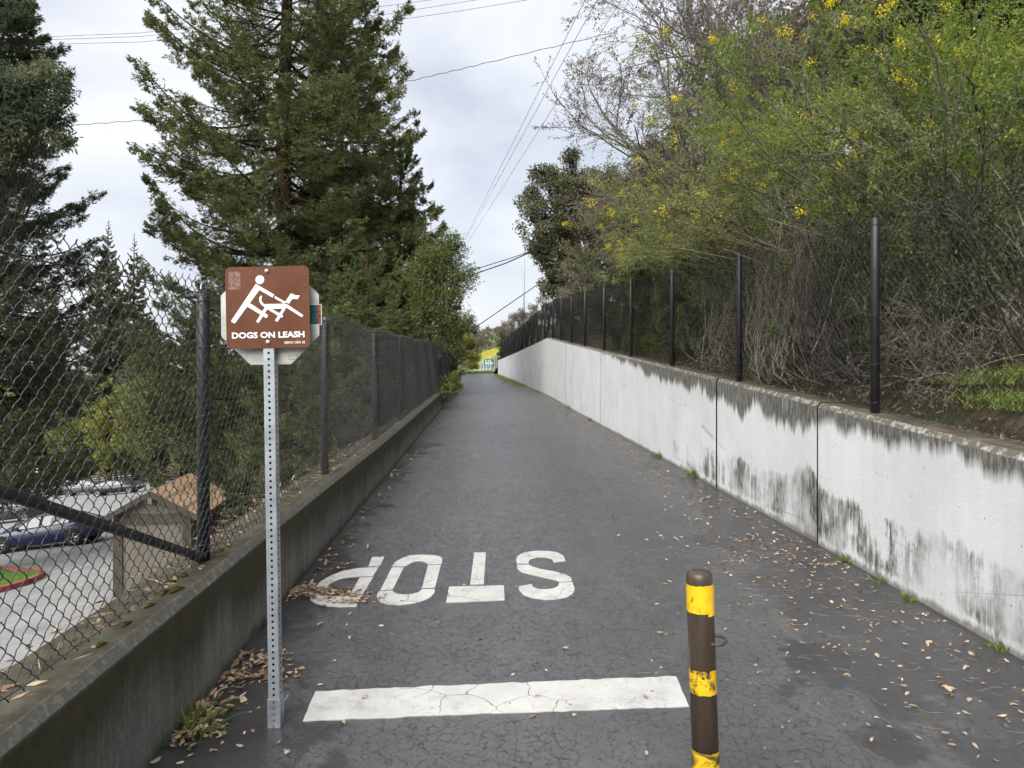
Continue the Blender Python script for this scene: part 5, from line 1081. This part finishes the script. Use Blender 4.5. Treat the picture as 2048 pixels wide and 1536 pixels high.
twigtree('grey-leaved tree between the oak and the green broom', bx(1320, 25), 25, 9.6, .8, 152, 'leaf_grey', 40000, .095, .05, n=6, lean=(-.06, 0, 1))
twigtree('bare tree behind the flowering broom at the top', bx(1640, 18), 18, 12.5, 1.1, 153, 'leaf_bud', 30000, .07, .038, n=5, lean=(.0, 0, 1))
twigtree('grey twiggy tree beside the oak', bx(1240, 31), 31, 9.3, .7, 154, 'leaf_grey', 30000, .11, .055, n=5, lean=(-.1, 0, 1))
for k, (px, yy, tz, m_) in enumerate(((1560, 27, 15, 'leaf_grey'), (1750, 22, 14.5, 'leaf_maple'), (1900, 17, 12.5, 'leaf_maple'), (2050, 15, 12, 'leaf_dark'), (1400, 33, 14, 'leaf_grey'))):
    x = bx(px, yy); z = H(x, yy)
    broadleaf(['greyish tree high on the slope behind the bare trees', 'olive tree high on the slope behind the flowering broom', 'green tree high on the slope at the upper right', 'dark tree high on the slope at the right edge', 'far greyish tree behind the oak'][k], (x, yy, z), [((x + a, yy + b, z + (tz - z) * c), (tz - z) * .26) for a, b, c in ((0, 0, .80), (-1.6, 0, .55), (1.5, .4, .6), (.4, -.6, .3), (-.8, .5, .25))], 22000, .17, .10, m_, 160 + k, trunk_r=.18, sub=30, spread=.4, group=GR)

# ------------------------------------------------------------------ the slope beyond the path's end
rng = np.random.RandomState(5)
def far_slope(x0, x1, y0, y1, zf, n, name, mat, leafL, kindlabel):
    xs, yy = np.linspace(x0, x1, 40), np.linspace(y0, y1, 24); X, Y = np.meshgrid(xs, yy); Z = zf(X, Y); idx = np.arange(X.size).reshape(X.shape)
    o = npmesh(name, np.stack([X, Y, Z], -1).reshape(-1, 3), np.stack([idx[:-1, :-1], idx[:-1, 1:], idx[1:, 1:], idx[1:, :-1]], -1).reshape(-1, 4), M['grassland'], smooth=True); tag(o, kind='structure')
    P = np.stack([rng.uniform(x0, x1, n), rng.uniform(y0, y1, n)], -1); P = np.concatenate([P, zf(P[:, 0], P[:, 1])[:, None] + rng.uniform(0, .5, (n, 1)) * leafL * 2], 1)
    V, Fc = leaves(P, rng.normal(size=P.shape) + np.array([0, -.3, .6]), leafL * rng.uniform(.6, 1.3, n), leafL * .6, rng)
    q = npmesh(kindlabel[0], V, Fc, M[mat], attrs={'tint': np.repeat(rng.uniform(0, 1, n), 4)}); tag(q, kindlabel[1], kindlabel[2], kind='stuff')
far_slope(-9.4, -1.5, 152, 186, lambda X, Y: 1.2 + np.clip((X + 9.5) * .36, 0, 9) + (Y - 152) * .10 + 1.0, 9000, 'flowering_slope', 'lemon', .42, ('yellow_flower_cover', 'yellow flowering plants covering the slope beyond the far fence', 'flowers'))
far_slope(-140, 160, 330, 470, lambda X, Y: 1 + 26 * np.exp(-((X - 30) / 85.0) ** 2) * np.clip((Y - 330) / 90, 0, 1) + 3 * np.sin(X * .12) * np.sin(Y * .07), 12000, 'hills', 'redwood_light', 3.2, ('hill_woods', 'pale wooded hills far beyond the end of the path', 'woods'))  # haze over the hills is put into the pale leaf colour

# ------------------------------------------------------------------ grass tufts, weeds, moss
def blades(name, label, x, y, z, n, h, seed, spread=.05, mat='grass', cat='grass', group='grass tufts by the walls', lean=(0, 0), wd=.005):
    rng = np.random.RandomState(seed); P = np.stack([rng.normal(size=n) * spread, rng.normal(size=n) * spread, np.zeros(n)], -1); D = np.stack([rng.normal(size=n) * .5 + lean[0], rng.normal(size=n) * .5 + lean[1], np.ones(n)], -1)
    K = 5; C = np.zeros((n, K, 3)); C[:, 0] = P; d = nrm(D); L_ = h * rng.uniform(.45, 1.1, n)
    for j in range(1, K): d = nrm(d + np.array([0, 0, -.12]) + rng.normal(size=d.shape) * .08 + np.stack([D[:, 0], D[:, 1], 0 * D[:, 0]], -1) * .18); C[:, j] = C[:, j - 1] + d * (L_ / (K - 1))[:, None]
    S_ = nrm(np.cross(D, rng.normal(size=D.shape))); W_ = (wd * np.linspace(1, .12, K))[None, :, None]
    V = np.stack([C - S_[:, None] * W_, C + S_[:, None] * W_], 2).reshape(-1, 3); idx = np.arange(n * K * 2).reshape(n, K, 2)
    Fc = np.stack([idx[:, :-1, 0], idx[:, :-1, 1], idx[:, 1:, 1], idx[:, 1:, 0]], -1).reshape(-1, 4)
    o = npmesh(name, V, Fc, M[mat], attrs={'tint': np.repeat(rng.uniform(0, 1, n), K * 2)}, loc=(x, y, z)); return tag(o, label, cat, group)
def gp(px, py): x, y = G(px, py); return x, y, y * SLOPE
x, y, z = gp(376, 1470); blades('grass_tuft', 'long green grass tuft against the left wall beside the sign post', x + .02, y, z, 60, .26, 1, .035, lean=(.15, 0), wd=.0035)
x, y, z = gp(535, 1245); blades('grass_tuft', 'small grass tuft at the left wall behind the sign post', x, y, z, 26, .12, 2, .02)
for k, (px, py, h, lb) in enumerate(((1388, 953, .26, 'largest grass tuft at the foot of the white wall'), (1326, 915, .16, 'grass tuft left of the largest one at the white wall'), (1142, 817, .20, 'bright grass tuft far along the white wall'), (1185, 841, .14, 'little grass tuft midway along the white wall'), (1707, 1122, .12, 'wispy weed at the foot of the white wall near the big joint'), (1778, 1164, .08, 'tiny sprout at the foot of the nearest wall panel'), (2015, 1300, .07, 'tiny weed in the corner where path meets wall at the right edge'))):
    x, y, z = gp(px, py); blades('grass_tuft', lb, min(x, float(XR(y)) - .02), y, z, 70 if h > .15 else 34, h, 10 + k, .05 if h > .15 else .03, wd=.004)
x, y, z = gp(1826, 1200); blades('broadleaf_weed', 'small bright broad-leaved weed at the foot of the white wall', float(XR(y)) - .05, y, z, 9, .075, 31, .012, 'leaf_bright', 'weed', None, (0, 0), .016)
for k in range(9):
    y = 36 + 2.4 * k; blades('grass_tuft', 'strip of bright grass along the foot of the white wall before its far end', float(XR(y)) - .18, y, float(gz(y)), 120, .22, 40 + k, .32, 'leaf_bright', wd=.012)
for k in range(7):
    y = 29.5 + 1.7 * k; blades('grass_tuft', 'bright grass along the far left edge of the path', float(XL(y)) + .08, y, float(gz(y)), 60, .18, 60 + k, .16, 'leaf_bright', wd=.010)
for k in range(6):
    x, y = (-5.2 + .5 * k, 63 + .8 * k); blades('grass_tuft', 'bright green grass at the bend below the yellowish shrub', x + .9 + .1 * k, y - 1.5, float(gz(y - 1.5)), 200, .4, 70 + k, .5, 'leaf_bright', wd=.02)
for k, (px, y) in enumerate(((2000, 4.75), (2020, 4.50), (2040, 4.35), (1960, 4.9), (2075, 4.6))):
    x = bx(px, y); blades('weed_patch', ['green weeds behind the fence right of the nearest post', 'lush green weeds behind the fence near the right edge', 'tall green weeds behind the fence at the right edge', 'sparse weeds beside the foot of the thick pale stems', 'weeds higher up at the right edge'][k], x, y, H(x, y), 130, .15, 80 + k, .15, 'leaf_bright', 'weeds', 'weeds on the slope', wd=.0045)['kind'] = 'stuff'
# grass and litter on the slope: uncountable
n = 15000; P = np.stack([rng.uniform(0, 1, n) ** 1.5 * 5.5, rng.uniform(3.0, 22, n)], -1); X = XR(P[:, 1]) + .2 + P[:, 0]; P = np.stack([X, P[:, 1], hz(X, P[:, 1]) + .01], -1)
V, Fc = leaves(P, rng.normal(size=P.shape) + np.array([0, 0, .5]), .05 * rng.uniform(.5, 1.6, n), .014, rng); tag(npmesh('slope_litter', V, Fc, M['dead'], attrs={'tint': np.repeat(rng.uniform(0, .7, n), 4)}), 'dead leaves and twigs littering the slope behind the right fence', 'leaf litter', kind='stuff')
n = 16000; P = np.stack([rng.uniform(0.3, 1, n) * 5.5, rng.uniform(4.0, 18, n)], -1); keep = np.sin(P[:, 0] * 1.9 + 1) * np.sin(P[:, 1] * 1.3) > -.1; P = P[keep]; X = XR(P[:, 1]) + .2 + P[:, 0]; P = np.stack([X, P[:, 1], hz(X, P[:, 1])], -1)
V, Fc = leaves(P, rng.normal(size=P.shape) * .5 + np.array([0, 0, 1]), .10 * rng.uniform(.4, 1.4, len(P)), .012, rng); tag(npmesh('slope_grass', V, Fc, M['grass'], attrs={'tint': np.repeat(rng.uniform(0, .6, len(P)), 4)}), 'short grass growing on the slope behind the right fence', 'grass', kind='stuff')
# moss cushions on the low wall
for k, (px, py, r) in enumerate(((352, 1178, .040), (338, 1163, .030), (365, 1150, .034), (392, 1112, .028), (325, 1185, .030), (250, 1248, .028), (200, 1290, .022), (300, 1210, .024), (455, 1092, .026), (440, 1100, .03), (590, 975, .05), (640, 935, .05))):
    zr = -(CH - .55); y = (CH - .54) / ((py - HR) / F + SLOPE); x = (px - 1024) / F * y; m = MB(); nn = 14; V, Fc = [], []
    rng2 = np.random.RandomState(200 + k)
    for j, (rr, zz) in enumerate(((.62, -.10), (.60, .06), (.48, .17), (.3, .24), (.09, .27))):
        for i in range(nn):
            a = 2 * math.pi * i / nn; q = r * rr * (1 + .28 * math.sin(3 * a + k) + .15 * rng2.normal()); V.append((q * math.cos(a), q * 1.7 * math.sin(a), r * zz * (1 + .2 * rng2.normal())))
    for j in range(4): Fc += [(j * nn + i, j * nn + (i + 1) % nn, (j + 1) * nn + (i + 1) % nn, (j + 1) * nn + i) for i in range(nn)]
    Fc.append(tuple(range(4 * nn, 5 * nn))); o = pymesh('moss_cushion', V, Fc, M['moss'], None, True, loc=(x, y, float(ZL(y)) + .003))
    tag(o, ['largest moss cushion on the low wall, midway between the picture edge and the fence post', 'moss cushion behind the largest one on the low wall', 'moss cushion just before the foot of the left fence post', 'moss cushion at the foot of the left fence post', 'moss cushion in front of the largest one on the low wall', 'moss cushion on the low wall in front of the hut corner', 'moss cushion nearest the left picture edge on the low wall', 'small moss cushion on the low wall below the hut wall', 'moss cushion on the low wall just past the left fence post', 'moss cushion between the left fence post and the sign post', 'moss patch on the low wall right of the sign post', 'farthest moss patch on the low wall, by the second fence post'][k], 'moss', 'moss cushions on the low wall')

# ------------------------------------------------------------------ fallen leaves
LM = []
for nm, c1, c2 in (('tan', (.29, .20, .13), (.44, .34, .24)), ('pale', (.42, .35, .25), (.58, .50, .38)), ('brown', (.12, .065, .038), (.22, .12, .07)), ('olive', (.20, .19, .085), (.30, .28, .13)), ('red', (.26, .12, .085), (.36, .19, .14))):
    LM.append(plain('fallen_leaf_' + nm, tuple((a + b) / 2 for a, b in zip(c1, c2)), .7, .3, 0, .35, 60, .3, 200))
def leafmesh(k, mat):
    """curled oval leaf, 2 m long at scale 1: x = length"""
    r_ = np.random.RandomState(300 + k); nx = 7; V, Fc = [], []; lob_ = r_.uniform(.18, .42) if k % 2 == 0 else .06; cu, cv_ = r_.uniform(-.7, 1.2), r_.uniform(.1, 1.3)
    for i in range(nx):
        t = i / (nx - 1); wd = .52 * math.sin(math.pi * min(1, t * .93 + .05)) ** .8 * (1 + lob_ * math.cos(t * 19)); xx = 2 * t - 1
        for s in (-1, -.5, 0, .5, 1): V.append((xx + .07 * r_.normal(), s * wd * (1 + .12 * r_.normal()) + .22 * math.sin(2.4 * t + k), cu * (xx * xx) * .35 + cv_ * s * s * wd * .55 + (.05 * r_.normal() if abs(s) == 1 else 0)))
    for i in range(nx - 1): Fc += [(i * 5 + j, i * 5 + j + 1, i * 5 + 6 + j, i * 5 + 5 + j) for j in range(4)]
    V += [(1.0, -.02, cu * .35), (1.5, -.02, cu * .35 + .1), (1.5, .02, cu * .35 + .1), (1.0, .02, cu * .35)]; b0_ = nx * 5; Fc.append((b0_, b0_ + 1, b0_ + 2, b0_ + 3))
    V = np.array(V); V[:, 2] -= V[:, 2].min()
    me = bpy.data.meshes.new('fallen_leaf'); me.from_pydata([tuple(v) for v in V], [], Fc); me.materials.append(mat)
    for p in me.polygons: p.use_smooth = True
    return me
kinds = [0, 0, 0, 1, 1, 2, 0, 3, 0, 1, 1, 4]
LMESH = [(leafmesh(k, LM[kinds[k]]), kinds[k]) for k in range(12)]
lab = ['single tan dry leaf lying loose on the asphalt', 'single pale curled leaf lying loose on the asphalt', 'single dark brown leaf lying loose on the asphalt', 'single olive-green leaf lying loose on the asphalt', 'single reddish leaf lying loose on the asphalt']
grp = ['loose tan leaves', 'loose pale leaves', 'loose brown leaves', 'loose olive leaves', 'loose reddish leaves']
def pz(x, y): return y * SLOPE + .012 * math.sin(math.pi * (x - float(XL(y)) + .12) / (float(XR(y)) - float(XL(y)) + .26)) + .0035
rl = np.random.RandomState(77); placed = []
def put_leaf(x, y, s, ki=None, zoff=0.0):
    me, kd = LMESH[(11 if rl.uniform() < .03 else rl.randint(0, 11)) if ki is None else ki]
    o = bpy.data.objects.new('fallen_leaf', me); o.location = (x, y, pz(x, y) + zoff); o.rotation_euler = (rl.normal() * .15, rl.normal() * .15, rl.uniform(0, 6.28)); s *= .5; o.scale = (s, s * rl.uniform(.75, 1.1), s * rl.uniform(.7, 1.2)); link(o); tag(o, lab[kd], 'leaf', grp[kd])
nl_ = 0
while nl_ < 170:                                                         # right-hand scatter, near
    y = rl.uniform(2.7, 5.6); d = abs(rl.normal()) * .75 + .06; x = float(XR(y)) - d
    if abs(x / y) * F > 1040 or d > 2.0: continue
    put_leaf(x, y, .013 + .030 * rl.uniform() ** 1.8); nl_ += 1
for k in range(60):                                                      # thin scatter over the middle
    y = rl.uniform(2.75, 6.5); x = rl.uniform(float(XL(y)) + .25, float(XR(y)) - 1.0); put_leaf(x, y, rl.uniform(.014, .030))
for px, py in ((1130, 1303), (960, 1285), (877, 1250), (762, 1256), (1075, 1400), (1135, 1412), (1065, 1440), (685, 1449), (730, 1400), (640, 1374), (505, 1466), (490, 1470), (560, 1488), (480, 1496), (575, 1510), (380, 1502), (360, 1530), (700, 1280), (640, 1250), (700, 1230)):
    x, y = G(px, py); put_leaf(x, y, rl.uniform(.026, .044))
# drifts against the walls and the sparse far litter: past counting
def litter(name, label, xs, yy, sizes, zsp, tint):
    n = len(xs); r_ = np.random.RandomState(len(xs)); a = r_.uniform(0, 6.28, n); tiltv = r_.normal(size=(n, 2)) * .25; base = np.stack([xs, yy, np.array([pz(x, y) for x, y in zip(xs, yy)]) + zsp], -1)
    T_ = np.array([(x, s) for x in (-1, -.5, 0, .5, 1) for s in (-1, 0, 1)]); wd = np.sqrt(np.maximum(0, 1 - (T_[:, 0] * .96) ** 2)) * .5; L3 = np.stack([T_[:, 0], T_[:, 1] * wd, .35 * T_[:, 1] ** 2 * wd + .12 * T_[:, 0] ** 2], -1)
    curl = r_.uniform(.2, 2.2, n); P = L3[None] * sizes[:, None, None] * .5; P = P * (1 + r_.normal(size=P.shape) * np.array([.13, .22, .25])); P[:, :, 1] *= r_.uniform(.55, 1.5, n)[:, None]; P[:, :, 1] += (r_.normal(size=n) * .5)[:, None] * P[:, :, 0] ** 2 / (sizes[:, None] + .001); P[:, :, 2] *= curl[:, None]; P[:, :, 2] += P[:, :, 0] * tiltv[:, :1] + P[:, :, 1] * tiltv[:, 1:]
    c, s = np.cos(a)[:, None], np.sin(a)[:, None]; Q = np.stack([P[:, :, 0] * c - P[:, :, 1] * s, P[:, :, 0] * s + P[:, :, 1] * c, P[:, :, 2] - np.minimum(0, P[:, :, 2].min(1, keepdims=True))], -1) + base[:, None]
    q = np.array([(i * 3 + j, i * 3 + j + 1, i * 3 + 4 + j, i * 3 + 3 + j) for i in range(4) for j in range(2)]); Fc = (np.arange(n) * 15)[:, None, None] + q[None]
    tag(npmesh(name, Q.reshape(-1, 3), Fc.reshape(-1, 4), M['dead'], smooth=True, attrs={'tint': np.repeat(tint, 15)}), label, 'leaf litter', kind='stuff')
def drift(cx, cy, n, sx, sy, h):
    x = cx + rl.normal(size=n) * sx; y = cy + rl.normal(size=n) * sy; x = np.maximum(x, XL(y) + .02); return x, y, np.abs(rl.normal(size=n)) * h * np.exp(-((x - cx) / sx) ** 2 / 2)
D_ = []
for px, py, n, sx, sy, h in ((412, 1440, 130, .055, .12, .022), (400, 1470, 60, .04, .06, .02), (505, 1352, 150, .10, .07, .015), (520, 1320, 70, .08, .05, .012), (640, 1190, 190, .16, .06, .016), (700, 1205, 60, .10, .05, .008), (610, 1180, 60, .05, .1, .012)):
    D_.append(drift(*G(px, py), n, sx, sy, h))
litter('leaf_drift', 'drifts of tan dry leaves heaped along the left wall and over the letter P', *[np.concatenate([d[i] for d in D_]) for i in (0, 1)], rl.uniform(.018, .040, sum(len(d[0]) for d in D_)), np.concatenate([d[2] for d in D_]), rl.uniform(.25, 1, sum(len(d[0]) for d in D_)))
n = 2400; y = 5.2 + 30 * rl.uniform(0, 1, n) ** 1.25; d = np.abs(rl.normal(size=n)) * np.interp(y, [5, 12, 30], [.45, .28, .30]) + .05; x = XR(y) - d - np.where(rl.uniform(size=n) < .25, rl.uniform(0, .5, n), 0)
n2 = 260; y2 = rl.uniform(2.6, 6.2, n2); x2 = XR(y2) - .08 - np.abs(rl.normal(size=n2)) * .8; x, y, n = np.concatenate([x, x2]), np.concatenate([y, y2]), n + n2
litter('leaf_strip', 'strip of small dry leaves along the foot of the white wall', x, y, rl.uniform(.014, .036, n), np.abs(rl.normal(size=n)) * .006, rl.uniform(.3, 1, n))
n = 900; y = 4.8 + 24 * rl.uniform(0, 1, n); x = XL(y) + .03 + np.abs(rl.normal(size=n)) * .13
litter('leaf_fringe', 'fringe of dry leaves along the foot of the low left wall', x, y, rl.uniform(.02, .045, n), np.abs(rl.normal(size=n)) * .008, rl.uniform(.1, .9, n))
n = 1300; y = 3 + 24 * rl.uniform(0, 1, n) ** .8; x = XL(y) + .2 + (XR(y) - XL(y) - .4) * rl.uniform(0, 1, n)
litter('leaf_scatter', 'sparse leaf flakes and crumbs scattered over the asphalt path', x, y, rl.uniform(.006, .022, n), np.zeros(n), rl.uniform(.5, 1, n))
n = 420; P = np.stack([rl.uniform(0, 1, n), rl.uniform(2.7, 6, n)], -1); X = XR(P[:, 1]) - np.abs(rl.normal(size=n)) * .8 - .05; P = np.stack([X, P[:, 1], np.array([pz(a, b) for a, b in zip(X, P[:, 1])])], -1); a = rl.uniform(0, 6.28, n)
P2 = P + np.stack([np.cos(a), np.sin(a), 0 * a], -1) * rl.uniform(.02, .09, n)[:, None]; mid_ = (P + P2) / 2 + rl.normal(size=P.shape) * np.array([.006, .006, .001]); V, Fc = tubes(np.stack([P, mid_, P2], 1), np.full((n, 3), .0009), 3)
tag(npmesh('pine_needles', V, Fc, M['dead'], attrs={'tint': np.full(len(V), .7)}), 'fallen needles and thin twigs on the dark right side of the path', 'needles', kind='stuff')
# debris on the low wall's top, behind the fence
n = 700; y = rl.uniform(1.5, 9, n); x = XL(y) - rl.uniform(.10, .34, n); P = np.stack([x, y, ZL(y) + .004], -1); V, Fc = leaves(P, rl.normal(size=P.shape) * np.array([1, 1, .25]) + np.array([0, 0, .1]), rl.uniform(.02, .09, n), rl.uniform(.004, .016, n), rl)
tag(npmesh('ledge_debris', V, Fc, M['dead'], attrs={'tint': np.repeat(rl.uniform(.1, .9, n), 4)}), 'dead leaves and needles lying on the low wall under the left fence', 'leaf litter', kind='stuff')
